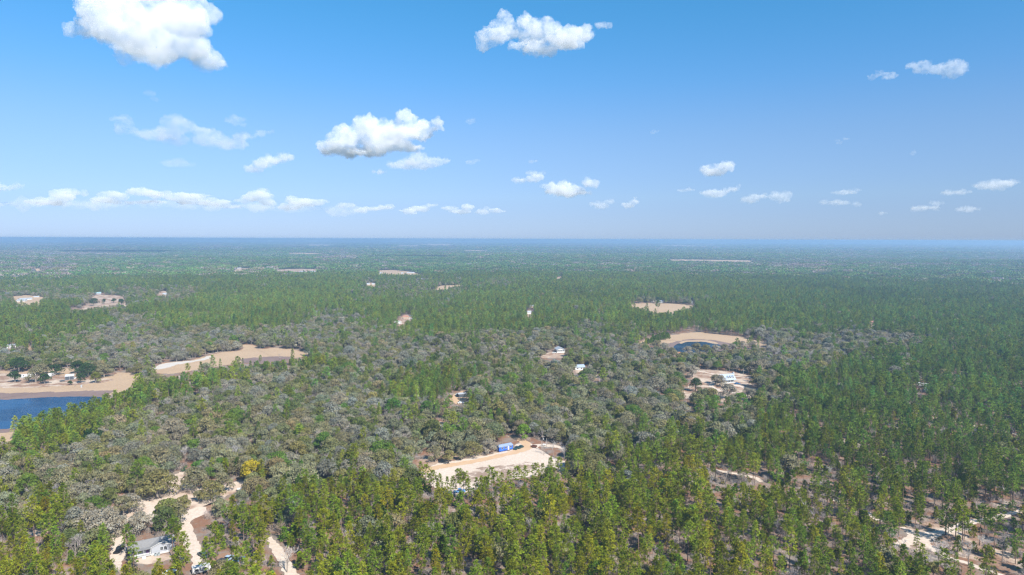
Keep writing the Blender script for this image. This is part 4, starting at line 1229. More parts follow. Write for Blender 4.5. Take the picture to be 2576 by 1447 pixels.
def pine_parts(seed, H=15.0, base=.42, R=2.6, dens=1.0, top=.72, crooked=.3):
    r = random.Random(seed)
    tr = MB(); cr = MB()
    # trunk, slightly bent
    pts = [Vector((0, 0, 0))]
    bend = Vector((r.uniform(-1, 1), r.uniform(-1, 1), 0)) * crooked
    for k in range(1, 7):
        t = k / 6
        pts.append(Vector((bend.x * t * t + r.uniform(-.08, .08), bend.y * t * t + r.uniform(-.08, .08), H * .97 * t)))
    for k in range(6):
        tr.tube(pts[k], pts[k + 1], .19 * (1 - k / 6.6), .19 * (1 - (k + 1) / 6.6), 6, 0, r.random())
    def on_trunk(z):
        t = min(max(z / (H * .97), 0), .999) * 6; i = int(t)
        return pts[i].lerp(pts[i + 1], t - i)
    nb = int(34 * dens)
    az = r.uniform(0, 6.28)
    for k in range(nb):
        t = (k + r.random()) / nb
        z = H * (base + (1 - base) * t * .97)
        L = R * (1 - t) ** top * (.5 + .5 * min(1, t / .18)) * r.uniform(.42, 1.25) + .35
        az += 2.4 + r.uniform(-.5, .5)
        up = .15 + .6 * t + r.uniform(-.15, .2)
        d = Vector((math.cos(az), math.sin(az), up)).normalized()
        p0 = on_trunk(z); p1 = p0 + d * L
        tr.tube(p0, p1, .045, .015, 3, 0, r.random())
        a = r.uniform(.15, .85)
        nt = max(3, int(L * 2.9))
        for q in range(nt):
            f = 1.0 if q == 0 else r.uniform(.45, 1.0)
            c = p0.lerp(p1, f) + rvec(r) * .28 * min(L, 1.6)
            tuft(cr, c, (d + Vector((0, 0, .55))).normalized(), r.uniform(.5, .8), r, 8, 0, a)
    for q in range(5):
        tuft(cr, on_trunk(H * (.9 + .1 * r.random())), Vector((0, 0, 1)), .8, r, 6, 0, r.uniform(.4, .9))
    return tr, cr

def oak_parts(seed, H=9.5, R=5.4, lobes=14, cards=150, moss=.12, flat=.72):
    r = random.Random(seed)
    tr = MB(); cr = MB()
    zb = H * .26
    tr.tube((0, 0, 0), (0, 0, zb), .42, .33, 7, 0, .5)
    L = []
    for k in range(lobes):
        a = 2.4 * k + r.uniform(-.5, .5)
        q = math.sqrt((k + .4) / lobes)
        rad = R * .74 * q * r.uniform(.8, 1.12)
        rl = R * r.uniform(.29, .42)
        z = H - rl * .85 - (H * .58) * q ** 2 * r.uniform(.6, 1.15)
        c = Vector((rad * math.cos(a), rad * math.sin(a), max(z, H * .24)))
        L.append((c, rl))
        mid = Vector((c.x * .45, c.y * .45, zb + (c.z - zb) * .55 + .3))
        tr.tube((0, 0, zb * .9), mid, .2, .12, 4, 0, r.random())
        tr.tube(mid, c + Vector((0, 0, rl * .3)), .12, .05, 4, 0, r.random())
        for s in range(3):
            tr.tube(c, c + rvec(r) * rl * .95, .05, .02, 3, 0, r.random())
    for c, rl in L:
        al = r.uniform(.2, .8)
        for k in range(cards):
            n = rvec(r)
            if n.z < -.35 and r.random() < .7: n.z = -n.z
            rr = rl * r.uniform(.72, 1.08)
            p = c + Vector((n.x * rr, n.y * rr, n.z * rr * flat))
            t = (n + rvec(r) * .75).normalized()
            s1 = t.cross(rvec(r)).normalized(); s2 = t.cross(s1)
            w = r.uniform(.12, .25)
            a = min(1, max(0, al + r.uniform(-.3, .3)))
            if r.random() < moss: s2 = Vector((s2.x * .3, s2.y * .3, -1.3)).normalized() * 1.6
            cr.face([p - s1 * w - s2 * w * .7, p + s1 * w * .8 - s2 * w, p + s1 * w + s2 * w * .8, p - s1 * w * .7 + s2 * w], 0, a)
    return tr, cr

def bare_parts(seed, H=8.5, spread=.62, twigs=1.0):
    r = random.Random(seed)
    tr = MB(); cr = MB()
    def strip(p, q, w, a):
        d = (q - p)
        s = d.cross(rvec(r))
        if s.length < 1e-5: return
        s = s.normalized() * w
        cr.face([p - s, p + s, q + s * .35, q - s * .35], 0, a)
    def grow(p, d, L, rad, lev):
        q = p + d * L
        if lev <= 1: tr.tube(p, q, rad, rad * .62, 5 if lev == 0 else 4, 0, r.random())
        else: strip(p, q, max(rad, .028), r.random())
        if lev == 4: return
        n = (3, 4, 4, 4)[lev]
        if lev >= 2: n = max(2, int(round(n * twigs)))
        for k in range(n):
            f = r.uniform(.45, 1.0) if k else 1.0
            nd = (d + rvec(r) * (spread + .12 * lev) + Vector((0, 0, .16))).normalized()
            grow(p.lerp(q, f), nd, L * r.uniform(.5, .8), rad * .58, lev + 1)
    n0 = r.choice((1, 1, 2))
    for k in range(n0):
        d = Vector((r.uniform(-.3, .3), r.uniform(-.3, .3), 1)).normalized()
        grow(Vector((0, 0, 0)), d, H * .36, .16, 0)
    return tr, cr

def bush_parts(seed, H=1.8, n=46, needle=False):
    r = random.Random(seed)
    cr = MB()
    for k in range(n):
        p = Vector((r.gauss(0, .42), r.gauss(0, .42), 0)) * H * .8
        p.z = abs(r.gauss(.45, .28)) * H
        t = (Vector((p.x, p.y, p.z * .8 + .2)).normalized() + rvec(r) * .7).normalized()
        s1 = t.cross(rvec(r)).normalized(); s2 = t.cross(s1); w = r.uniform(.16, .34) * H * .5
        cr.face([p - s1 * w - s2 * w, p + s1 * w - s2 * w * .8, p + s1 * w * .8 + s2 * w, p - s1 * w + s2 * w * .7], 0, r.random())
    return cr

def scrub_parts(seed, H=2.2, n=70):
    """Leafless scrub: a fan of grey stems and twigs."""
    r = random.Random(seed)
    cr = MB()
    for k in range(n):
        b0 = Vector((r.gauss(0, .5), r.gauss(0, .5), 0))
        d = Vector((r.gauss(0, .55), r.gauss(0, .55), 1)).normalized()
        L = H * r.uniform(.4, 1.0)
        s = d.cross(rvec(r)).normalized() * .026
        m = b0 + d * L
        cr.face([b0 - s, b0 + s, m + s * .5, m - s * .5], 0, r.random())
        for q in range(2):
            e = m.lerp(b0, r.uniform(0, .5)); nd = (d + rvec(r) * .8).normalized() * L * .4
            s2 = nd.cross(rvec(r)).normalized() * .022
            cr.face([e - s2, e + s2, e + nd + s2 * .5, e + nd - s2 * .5], 0, r.random())
    return cr

# each kind: list of (trunk mesh, crown mesh, joined mesh)
def kind_meshes(name, makers, bark, leaf):
    res = []
    for mk in makers:
        tr, cr = mk
        mt = tr.mesh(name + '_trunk', [bark]); mc = cr.mesh(name + '_crown', [leaf])
        j = MB()
        j.v = list(tr.v); j.f = list(tr.f); j.m = [0] * len(tr.f); j.a = list(tr.a)
        n = len(j.v)
        j.v += cr.v; j.f += [tuple(i + n for i in f) for f in cr.f]; j.m += [1] * len(cr.f); j.a += cr.a
        res.append((mt, mc, j.mesh(name + '_whole', [bark, leaf])))
    return res

PINES = kind_meshes('pine', [pine_parts(1, 15, .34, 2.3, 1, .5), pine_parts(2, 15, .46, 2.7, .9, .38), pine_parts(3, 15, .26, 2.0, 1.05, .65), pine_parts(4, 15, .55, 2.9, .85, .3, .8),
                             pine_parts(5, 15, .36, 2.1, 1.0, .55), pine_parts(6, 15, .50, 2.5, .95, .4, .6), pine_parts(7, 15, .18, 2.2, 1.15, .85)], M_bark, M_needle)
PINE_SHAPE = ['full crowned', 'round topped', 'narrow', 'flat topped', 'slim', 'high crowned', 'cone shaped']
OAKS = kind_meshes('oak', [oak_parts(11), oak_parts(12, 8.5, 5.8, 14), oak_parts(13, 10.5, 4.8, 13, 150), oak_parts(14, 9.0, 5.0, 12, 150, .3), oak_parts(15, 10, 6.2, 17, 140, .2), oak_parts(16, 8.0, 4.2, 10, 150)], M_oakbark, M_leaf)
OAK_SHAPE = ['round', 'spreading', 'upright', 'mossy', 'broad', 'compact']
BARES = kind_meshes('bare', [bare_parts(21), bare_parts(22, 9.5, .55), bare_parts(23, 8, .75), bare_parts(24, 10, .5), bare_parts(25, 7.5, .7)], M_oakbark, M_twig)
BARE_SHAPE = ['twiggy', 'tall', 'wide', 'slender', 'low']
BUSHES = [bush_parts(31).mesh('bush', [M_leaf]), bush_parts(32, 1.3, 40).mesh('bush', [M_leaf]), bush_parts(33, 2.4, 60).mesh('bush', [M_leaf])]
SCRUBS = [scrub_parts(41).mesh('scrub', [M_twig]), scrub_parts(42, 1.7, 60).mesh('scrub', [M_twig]), scrub_parts(43, 3.0, 70).mesh('scrub', [M_twig])]
YOUNG = kind_meshes('young_pine', [pine_parts(51, 5.5, .08, 1.25, .8, .95), pine_parts(52, 4.2, .05, 1.1, .7, .9), pine_parts(53, 6.5, .12, 1.2, .8, 1.0)], M_bark, M_needle)

def grove_mesh(seed, S=34.0, n=36, hmean=12.0):
    """A square of woodland far off: every tree a loose clump of leaf masses."""
    r = random.Random(seed)
    b = MB()
    for k in range(n):
        x = r.uniform(-S / 2, S / 2); y = r.uniform(-S / 2, S / 2)
        h = hmean * r.uniform(.65, 1.25); w = r.uniform(2.0, 3.6)
        a = r.random()
        for q in range(22):
            n_ = rvec(r); n_.z = abs(n_.z) if r.random() < .8 else n_.z
            p = Vector((x + n_.x * w * r.uniform(.3, 1), y + n_.y * w * r.uniform(.3, 1), h * .68 + n_.z * h * .32))
            t = (n_ + rvec(r) * .8).normalized()
            s1 = t.cross(rvec(r)).normalized(); s2 = t.cross(s1); c = r.uniform(.6, 1.2)
            b.face([p - s1 * c - s2 * c * .7, p + s1 * c - s2 * c, p + s1 * c * .7 + s2 * c, p - s1 * c * .8 + s2 * c * .8], 0, min(1, max(0, a + r.uniform(-.22, .22))))
    return b.mesh('grove', [M_far])
GROVES = [grove_mesh(61), grove_mesh(62, n=34), grove_mesh(63, n=40), grove_mesh(64, hmean=13)]

# ------------------------------------------------------------------ which wood grows where (read off the photograph, kept in pixels)
ZROWS = [612, 640, 665, 690, 712, 735, 755, 775, 800, 825, 850, 880, 910, 940, 970, 1000, 1040, 1080, 1120, 1160, 1200, 1240, 1280, 1320, 1360, 1400, 1440]
#         0         5         10        15        20        25
ZMAP = ['MMMMPMPMPPMMPPMMMMPPPPMMMM',   # 612
        'MMMPPPPPMPPPPPPPPPPPPMPPPM',   # 640
        'MMPPPPPPPPPPPPPPPPPMMPPPPP',   # 665
        'PMPPPMMPPPPPPPPPPPPPPPPPPP',   # 690
        'MMPPMPPPPXXPXMPPPPPPPPMMPM',   # 712
        'OOMOOMPPPXXXPPPPPPPPPPPPPP',   # 735
        'OOOXOPPPPPPPPPPPXXPPPPMMPP',   # 755
        'PPXPPPPMPMPPPPPPPPPPPPPPPP',   # 775
        'PPPGPPPMGPPPPMPPPPPPPPPPPP',   # 800
        'PPGGGOXGGXPPPPXXPPPPPPPPPP',   # 825
        'PXGGGGOGOGGXXOOOPPPGGGGPPP',   # 850
        'GOGGGOOXOGGXGOOGOOOGGXPPPP',   # 880
        'OOGGDDPPXOGXOGOOGOOGXPPPPP',   # 910
        'OOOOPPOOOOXPXOGOOOOXPPPPPP',   # 940
        'OOOPPGGOOXPPXOOOGOOXPPPPPP',   # 970
        'PPPPGGGOGGXXXOOOOOXXPPPPPP',   # 1000
        'PPPXGOGOOXXXXOOOOXXPPPPPpP',   # 1040
        'PPOOGOOOGOOXXOOXXXXPPPPppP',   # 1080
        'XGOOGGOOOOOOXOOXXPPPPpPPpP',   # 1120
        'OGOOOOOOXOXOOOXPPPPPppppPP',   # 1160
        'XOOOOXXOXXXPPPPPPPpppppPPP',   # 1200
        'XPXGOOXPPPPPPPPPPPpppppppp',   # 1240
        'XPGOOXPPPPPPPPPPPppppppppp',   # 1280
        'PPGOOXPPPPPPPPPPppppppppPp',   # 1320
        'PPGOXPPPPPPPPPPPpppppppppp',   # 1360
        'PPPPPPPPPPPPPPPPPpppppPppp',   # 1400
        'PPPPPPPPPPPPPPPPPPppppPPpp']   # 1440
ZN = np.array([[ord(c) for c in row.ljust(26, row[-1])] for row in ZMAP])

def zone(x, y, hz):
    u, v, _ = proj(x, y, terr(x, y) + hz)
    u = u + (vnoise(x, y, 60, 5) - .5) * 150
    # spacing of the rows shrinks toward the horizon
    v = v + (vnoise(x, y, 60, 9) - .5) * np.interp(v, [600, 700, 900, 1450], [12, 30, 60, 80])
    row = np.clip(np.searchsorted((np.array(ZROWS[1:]) + np.array(ZROWS[:-1])) / 2.0, v), 0, len(ZROWS) - 1)
    colm = np.clip((u / 100.0).astype(int), 0, 25)
    return ZN[row, colm]

DENS = {  # pine, oak, bare
    'P': (.86, .06, .14), 'p': (.54, .015, .22), 'M': (.62, .16, .42), 'O': (.05, .97, .34),
    'G': (.04, .70, .85), 'X': (.24, .74, .26), 'D': (.40, .90, .10)}
def dens_of(z, k):
    out = np.zeros(len(z))
    for c, d in DENS.items(): out[z == ord(c)] = d[k]
    return out

def grid_points(cell, r0, r1, seed, half=math.tan(math.radians(39.5)), pad=40.0):
    rng = np.random.default_rng(seed)
    xs = np.arange(-half * r1 - pad, half * r1 + pad, cell); ys = np.arange(r0, r1, cell)
    X, Y = np.meshgrid(xs, ys)
    X = (X + rng.uniform(-.5, .5, X.shape) * cell).ravel(); Y = (Y + rng.uniform(-.5, .5, Y.shape) * cell).ravel()
    d = np.hypot(X, Y)
    k = (np.abs(X) < half * Y + pad) & (d < r1) & (Y > r0)
    return X[k], Y[k], rng

def _bbox_in(px, py, poly):
    poly = np.asarray(poly); b0 = poly.min(0); b1 = poly.max(0)
    m = (px >= b0[0]) & (px <= b1[0]) & (py >= b0[1]) & (py <= b1[1])
    out = np.zeros(len(px), bool)
    if m.any():
        i = np.nonzero(m)[0]
        out[i] = in_poly(px[i], py[i], poly)
    return out

def keep_clear(x, y, h, crown, rng, tops=(1.0, .72, .45)):
    """True where a tree may stand: not in an opening, not before what the photograph shows open."""
    ok = np.ones(len(x), bool)
    z0 = terr(x, y)
    for g in CLEAR_GND:
        for dx, dy in ((0, 0), (crown * .6, 0), (-crown * .6, 0), (0, -crown * .6), (0, crown * .6)):
            ok &= ~_bbox_in(x + dx, y + dy, g)
    for px, drop in CLEAR_PIX:
        hit = np.zeros(len(x), bool)
        for f in tops:
            for s in (-.55, .55):
                u, v, dep = proj(x + s * crown, y, z0 + h * f)
                hit |= _bbox_in(u, v, px)
        if drop < 1: hit &= rng.random(len(x)) < drop
        ok &= ~hit
    return ok

def tints(rng, n, base, bright=.22, warm=.12):
    base = np.asarray(base, float)
    if base.ndim == 1: base = np.tile(base, (n, 1))
    b = np.clip(1 + rng.normal(0, bright, n), .5, 1.6)
    w = rng.normal(0, warm, n)
    t = base * b[:, None]
    t[:, 0] *= 1 + w; t[:, 2] *= 1 - w
    return np.clip(t, .004, .8)

PINE_R1, OAK_R1, BARE_R1 = 2300.0, 2300.0, 2000.0
def scatter():
    T = {}
    # pines
    x, y, rng = grid_points(4.8, 175, PINE_R1, 1)
    z = zone(x, y, 9.0)
    patch = vnoise(x, y, 26, 3)
    p = dens_of(z, 0) * np.where(z == ord('p'), np.clip(3.4 * patch - .85, .05, 1.25), np.clip(2.6 * patch - .35, .12, 1.1))
    k = rng.random(len(x)) < p
    x, y, z = x[k], y[k], z[k]
    n = len(x)
    s = np.clip(rng.normal(.80, .18, n), .4, 1.25)
    k = keep_clear(x, y, 15 * s, 2.4, rng); x, y, z, s = x[k], y[k], z[k], s[k]; n = len(x)
    u, v, _ = proj(x, y, 0 * x + 9)
    front = sstep(950, 1300, v)[:, None]; right = sstep(1700, 2300, u)[:, None]
    base = (1 - front) * np.array([.134, .186, .034]) + front * np.array([.142, .168, .016])
    base = base * (1 - .09 * right) + right * np.array([-.012, .0, .006])
    base = base * (.78 + .44 * vnoise(x, y, 150, 81, 2))[:, None]
    T['pine'] = dict(x=x, y=y, s=s, i=rng.integers(0, len(PINES), n), t=tints(rng, n, base, .2, .14), r=rng.uniform(0, 6.28, n), sx=s * rng.uniform(.85, 1.2, n))
    # oaks
    x, y, rng = grid_points(6.8, 180, OAK_R1, 2)
    z = zone(x, y, 7.0)
    stand = np.clip(vnoise(x, y, 110, 91, 3) - .47, 0, 1) * 3.2 * sstep(520, 900, np.hypot(x, y)) * (z == ord('P'))
    k = rng.random(len(x)) < dens_of(z, 1) + .6 * stand
    x, y, z = x[k], y[k], z[k]; n = len(x)
    s = np.clip(rng.normal(.98, .2, n), .55, 1.5)
    k = keep_clear(x, y, 9.5 * s, 4.6, rng); x, y, z, s = x[k], y[k], z[k], s[k]; n = len(x)
    pal = np.array([[.152, .156, .092], [.142, .145, .064], [.088, .108, .036], [.172, .166, .130], [.160, .146, .086], [.080, .130, .024]])
    pw = vnoise(x, y, 55, 13)
    w = np.stack([np.full(n, .34), np.full(n, .22), .14 * np.ones(n), .10 + .45 * pw ** 2, np.full(n, .12), np.full(n, .05)], 1)
    w[z == ord('G'), 3] += .5; w[z == ord('D'), 2] += 1.5
    w /= w.sum(1)[:, None]
    ci = (rng.random(n)[:, None] > np.cumsum(w, 1)).sum(1).clip(0, 5)
    T['oak'] = dict(x=x, y=y, s=s, i=rng.integers(0, len(OAKS), n), t=tints(rng, n, pal[ci], .11, .06), r=rng.uniform(0, 6.28, n), sx=s * rng.uniform(.9, 1.15, n), c=ci)
    # leafless trees
    x, y, rng = grid_points(7.6, 178, BARE_R1, 3)
    z = zone(x, y, 6.0)
    stand = np.clip(vnoise(x, y, 110, 91, 3) - .47, 0, 1) * 3.2 * sstep(520, 900, np.hypot(x, y)) * (z == ord('P'))
    k = rng.random(len(x)) < (dens_of(z, 2) + stand) * (.45 + 1.1 * vnoise(x, y, 45, 23))
    x, y, z = x[k], y[k], z[k]; n = len(x)
    s = np.clip(rng.normal(.95, .2, n), .5, 1.4)
    k = keep_clear(x, y, 9.0 * s, 2.6, rng); x, y, s = x[k], y[k], s[k]; n = len(x)
    pal = np.array([[.28, .258, .235], [.275, .248, .24], [.25, .215, .18]])
    ci = rng.integers(0, 3, n)
    T['bare'] = dict(x=x, y=y, s=s, i=rng.integers(0, len(BARES), n), t=tints(rng, n, pal[ci], .18, .04), r=rng.uniform(0, 6.28, n), sx=s * rng.uniform(.95, 1.3, n), c=ci)
    # young pines
    x, y, rng = grid_points(6.4, 178, 700, 4)
    z = zone(x, y, 4.0)
    k = rng.random(len(x)) < np.where(z == ord('p'), .45, np.where(z == ord('P'), .4, .1)) * vnoise(x, y, 30, 33) * 1.6
    x, y = x[k], y[k]; n = len(x)
    s = rng.uniform(.6, 1.5, n)
    k = keep_clear(x, y, 5 * s, 1.3, rng); x, y, s = x[k], y[k], s[k]; n = len(x)
    T['young'] = dict(x=x, y=y, s=s, i=rng.integers(0, len(YOUNG), n), t=tints(rng, n, (.125, .162, .014), .2, .12), r=rng.uniform(0, 6.28, n), sx=s * rng.uniform(.9, 1.3, n))
    # low scrub and bushes under the trees
    x, y, rng = grid_points(3.1, 178, 620, 5)
    z = zone(x, y, 2.0)
    pr = np.where(z == ord('p'), .55, np.where(z == ord('P'), .35, .30)) * np.clip(2.4 * vnoise(x, y, 14, 43) - .45, 0, 1.2)
    k = rng.random(len(x)) < pr
    x, y = x[k], y[k]; n = len(x)
    k = keep_clear(x, y, 1.8 + 0 * x, .9, rng, (.8,)); x, y = x[k], y[k]; n = len(x)
    grey = rng.random(n) < .72
    s = rng.uniform(.6, 1.35, n)
    t = np.where(grey[:, None], tints(rng, n, (.34, .30, .275), .18, .05), tints(rng, n, (.085, .095, .035), .25, .15))
    T['under'] = dict(x=x, y=y, s=s, i=np.where(grey, rng.integers(0, 3, n) + 3, rng.integers(0, 3, n)), t=t, r=rng.uniform(0, 6.28, n), sx=s)
    return T

def inst_object(name, meshes, x, y, z, rot, sx, sz, idx, tint, label=None):
    """ONE mass of woodland past the countable trees."""
    n = len(x)
    me = bpy.data.meshes.new(name)
    me.vertices.add(n)
    co = np.stack([x, y, z], 1)
    me.vertices.foreach_set('co', co.astype(np.float32).ravel())
    def at(nm, ty, arr, key):
        a = me.attributes.new(nm, ty, 'POINT'); a.data.foreach_set(key, np.ascontiguousarray(arr).ravel())
    at('idx', 'INT', idx.astype(np.int32), 'value')
    at('rot', 'FLOAT_VECTOR', np.stack([0 * rot, 0 * rot, rot], 1).astype(np.float32), 'vector')
    at('scl', 'FLOAT_VECTOR', np.stack([sx, sx, sz], 1).astype(np.float32), 'vector')
    at('tint', 'FLOAT_VECTOR', tint.astype(np.float32), 'vector')
    me.update()
    o = bpy.data.objects.new(name, me); COL.objects.link(o)
    src = bpy.data.collections.new(name + '_source')
    for k, m in enumerate(meshes):
        so = bpy.data.objects.new('%s_kind_%02d' % (name, k), m); src.objects.link(so)
    ng = bpy.data.node_groups.new(name + '_nodes', 'GeometryNodeTree')
    ng.interface.new_socket('Geometry', in_out='INPUT', socket_type='NodeSocketGeometry')
    ng.interface.new_socket('Geometry', in_out='OUTPUT', socket_type='NodeSocketGeometry')
    gi = ng.nodes.new('NodeGroupInput'); go = ng.nodes.new('NodeGroupOutput')
    ci = ng.nodes.new('GeometryNodeCollectionInfo')
    ci.inputs['Collection'].default_value = src
    ci.inputs['Separate Children'].default_value = True
    ci.inputs['Reset Children'].default_value = True
    ip = ng.nodes.new('GeometryNodeInstanceOnPoints')
    ip.inputs['Pick Instance'].default_value = True
    def na(nm, ty):
        a = ng.nodes.new('GeometryNodeInputNamedAttribute'); a.data_type = ty
        a.inputs['Name'].default_value = nm
        return a.outputs['Attribute']
    L = ng.links.new
    L(gi.outputs[0], ip.inputs['Points']); L(ci.outputs[0], ip.inputs['Instance'])
    L(na('idx', 'INT'), ip.inputs['Instance Index'])
    L(na('rot', 'FLOAT_VECTOR'), ip.inputs['Rotation']); L(na('scl', 'FLOAT_VECTOR'), ip.inputs['Scale'])
    L(ip.outputs[0], go.inputs[0])
    md = o.modifiers.new('scatter', 'NODES'); md.node_group = ng
    tag(o, label, kind='stuff')
    return o

def put(kind, px, s, i, tint, name_i=None):
    """A tree that the photograph singles out, by the pixel of its foot."""
    x, y = ground(*px)
    t = T[kind]
    for k, v in (('x', x), ('y', y), ('s', s), ('sx', s * RNG.uniform(1.0, 1.15)), ('i', i), ('r', RNG.uniform(0, 6.28))):
        t[k] = np.append(t[k], v)
    t['t'] = np.vstack([t['t'], np.array(tint)[None]])
    if 'c' in t: t['c'] = np.append(t['c'], -1)

def clear_round(kind, px, rad):
    x, y = ground(*px); t = T[kind]
    k = np.hypot(t['x'] - x, t['y'] - y) > rad
    for q in t: t[q] = t[q][k]

T = scatter()
for _f in np.linspace(0, 1, 12):     # the lake shows between the near pines and its far bank
    for _k in ('pine', 'young', 'bare', 'oak'):
        clear_round(_k, (300 - 262 * _f, 1003 + 80 * _f), 9.0)
GRN, OLV, DRK, GRY, YEL, BRT = (.150, .140, .080), (.150, .137, .055), (.030, .055, .018), (.215, .195, .155), (.27, .22, .022), (.085, .165, .020)
# trees standing out: by the lower-left openings, on the lake shore, round the yards
for px, s, i, c in [((395, 1254), 1.45, 4, OLV), ((380, 1250), 1.1, 1, GRN), ((490, 1234), 1.25, 0, GRN), ((462, 1288), .95, 5, OLV), ((416, 1342), 1.1, 2, (.065, .085, .030)), ((430, 1322), 1.2, 0, GRN), ((352, 1346), 1.1, 3, GRY), ((312, 1298), 1.15, 5, GRN), ((325, 1290), 1.0, 3, GRY),
                    ((300, 1345), .9, 3, GRY), ((268, 1340), 1.2, 3, GRY), ((250, 1360), 1.3, 4, GRY), ((225, 1350), 1.2, 0, GRY), ((532, 1262), 1.1, 0, OLV), ((560, 1240), 1.0, 2, GRN),
                    ((631, 1218), 1.2, 2, YEL), ((2521, 952), 1.15, 2, YEL), ((232, 1136), 1.35, 2, (.018, .040, .012)), ((1285, 970), 1.35, 1, BRT), ((988, 1052), 1.35, 2, (.045, .100, .018)), ((1073, 1052), 1.2, 2, (.055, .105, .022)),
                    ((38, 962), 1.25, 5, DRK), ((90, 962), 1.45, 3, GRN), ((113, 966), 1.15, 5, DRK), ((177, 969), .5, 5, DRK), ((202, 964), .85, 2, DRK), ((241, 964), .95, 2, (.10, .11, .02)),
                    ((140, 944), 1.1, 0, DRK), ((105, 942), 1.2, 1, GRN), ((222, 948), 1.3, 4, DRK), ((262, 950), 1.3, 0, GRN), ((240, 944), 1.3, 4, GRN), ((196, 940), 1.3, 0, DRK), ((48, 936), 1.4, 4, DRK),
                    ((1316, 1106), .95, 2, (.10, .17, .02)), ((1128, 1166), .95, 5, OLV), ((1160, 1158), .7, 5, GRN), ((1095, 1160), 1.0, 3, GRN), ((1188, 1150), 1.0, 0, OLV), ((1228, 1142), .95, 0, GRY),
                    ((1812, 972), 1.1, 3, GRY), ((1800, 966), .9, 0, GRN), ((1832, 1004), 1.35, 3, GRY), ((1742, 950), 1.3, 3, GRY), ((1750, 985), 1.1, 2, DRK), ((1905, 975), 1.3, 0, OLV), ((1880, 1000), .9, 3, GRY), ((1862, 1012), .9, 1, BRT), ((1790, 1012), 1.2, 0, OLV),
                    ((262, 764), .9, 2, DRK), ((236, 769), 1.5, 0, DRK), ((210, 768), 1.3, 4, GRY), ((286, 762), 1.1, 5, DRK), ((305, 768), 1.2, 2, DRK), ((1655, 764), 1.3, 2, DRK), ((1694, 762), 1.1, 3, GRY), ((1648, 1148), 1.2, 0, GRN),
                    ((500, 1262), .7, 5, GRN), ((1752, 889), 1.25, 0, GRN), ((1730, 893), 1.1, 3, GRY), ((1776, 891), 1.1, 4, OLV), ((1672, 884), 1.1, 3, GRY), ((1690, 898), 1.0, 0, GRN), ((1800, 889), 1.1, 3, GRY), ((1822, 886), 1.0, 0, GRN), ((1842, 884), 1.0, 3, GRY), ((1868, 880), 1.1, 3, GRY), ((1895, 878), 1.0, 0, GRY), ((1652, 878), 1.1, 0, GRN), ((1850, 874), .8, 1, BRT)]:
    put('oak', px, s, i, c)
PG = (.138, .172, .012); PD = (.095, .138, .018)
for px, s, i, c in [((434, 1404), 1.0, 3, PD), ((446, 1398), .75, 5, PG), ((322, 1404), .85, 0, PD), ((465, 1430), .9, 0, PG), ((545, 1410), 1.0, 6, PG), ((1092, 1252), .85, 3, PG), ((1106, 1256), .8, 4, PG), ((1070, 1236), .85, 1, PG), ((1058, 1222), .8, 2, PG), ((1082, 1246), .7, 6, PG),
                    ((1158, 1256), .95, 3, PG), ((1166, 1262), .9, 5, PG), ((1140, 1258), .75, 4, PG), ((1178, 1268), .8, 2, PG), ((1198, 1262), .75, 4, PG), ((1236, 1258), 1.0, 3, PG), ((1248, 1256), .85, 1, PG), ((1222, 1260), .75, 0, PG), ((1262, 1252), .8, 2, PG), ((1280, 1246), .8, 4, PG), ((1300, 1240), .85, 1, PG), ((1320, 1234), .8, 0, PG), ((1345, 1228), .8, 5, PG), ((1365, 1222), .75, 2, PG), ((1210, 1270), .9, 6, PG), ((1125, 1264), .8, 6, PG), ((1385, 1218), .9, 4, PG), ((1405, 1214), .85, 1, PG), ((1440, 1200), 1.1, 5, PD),
                    ((1655, 792), 1.5, 3, PD), ((1627, 790), 1.2, 4, PD), ((2378, 1346), 1.2, 6, PD), ((2420, 1378), 1.25, 0, PG), ((2404, 1352), 1.1, 2, PG), ((2464, 1372), 1.1, 3, PD), ((2500, 1392), 1.15, 1, PD), ((2305, 1388), .6, 6, PG), ((2250, 1340), 1.0, 2, PG), ((2260, 1352), .9, 4, PG)]:
    put('pine', px, s, i, c)
for px, s, i in [((2360, 1436), 1.35, 3), ((2436, 1424), 1.2, 1), ((2480, 1400), 1.0, 0), ((2268, 1410), 1.2, 1), ((2330, 1440), 1.0, 2), ((722, 1440), 1.1, 3), ((1368, 1144), .9, 1), ((1392, 1148), 1.0, 1), ((1420, 1158), 1.1, 0)]:
    put('bare', px, s, i, (.42, .39, .36))
for j in range(30):   # the bright pines on the near bank of the lake
    f = j / 29.0
    put('pine', (348 - 286 * f + RNG.uniform(-7, 7), 1016 + 108 * f + RNG.uniform(-4, 12)), RNG.uniform(.75, 1.1), int(RNG.integers(0, 7)), np.array((.125, .170, .018)) * RNG.uniform(.75, 1.15))
for j in range(26):   # the dark hedge of young pines left of the round pond
    f = j / 25.0
    put('young', (1628 + 56 * f + RNG.uniform(-2, 2), 866 - 14 * f + RNG.uniform(-3, 2)), RNG.uniform(.9, 1.5), int(RNG.integers(0, 3)), (.075, .125, .018))
print('TREES', {k: len(v['x']) for k, v in T.items()})
# ------------------------------------------------------------------ the 300 that show largest of each kind become objects, the rest one mass
N_OWN = 300
def split_own(t, h, n_own=N_OWN):
    u, v, dep = proj(t['x'], t['y'], 0 * t['x'] + h * .6 * t['s'])
    inside = (u > 4) & (u < 2572) & (v < 1440)
    size = np.where(inside, t['s'] / dep, -1)
    own = np.argsort(-size)[:n_own]
    m = np.ones(len(u), bool); m[own] = False
    return own, m

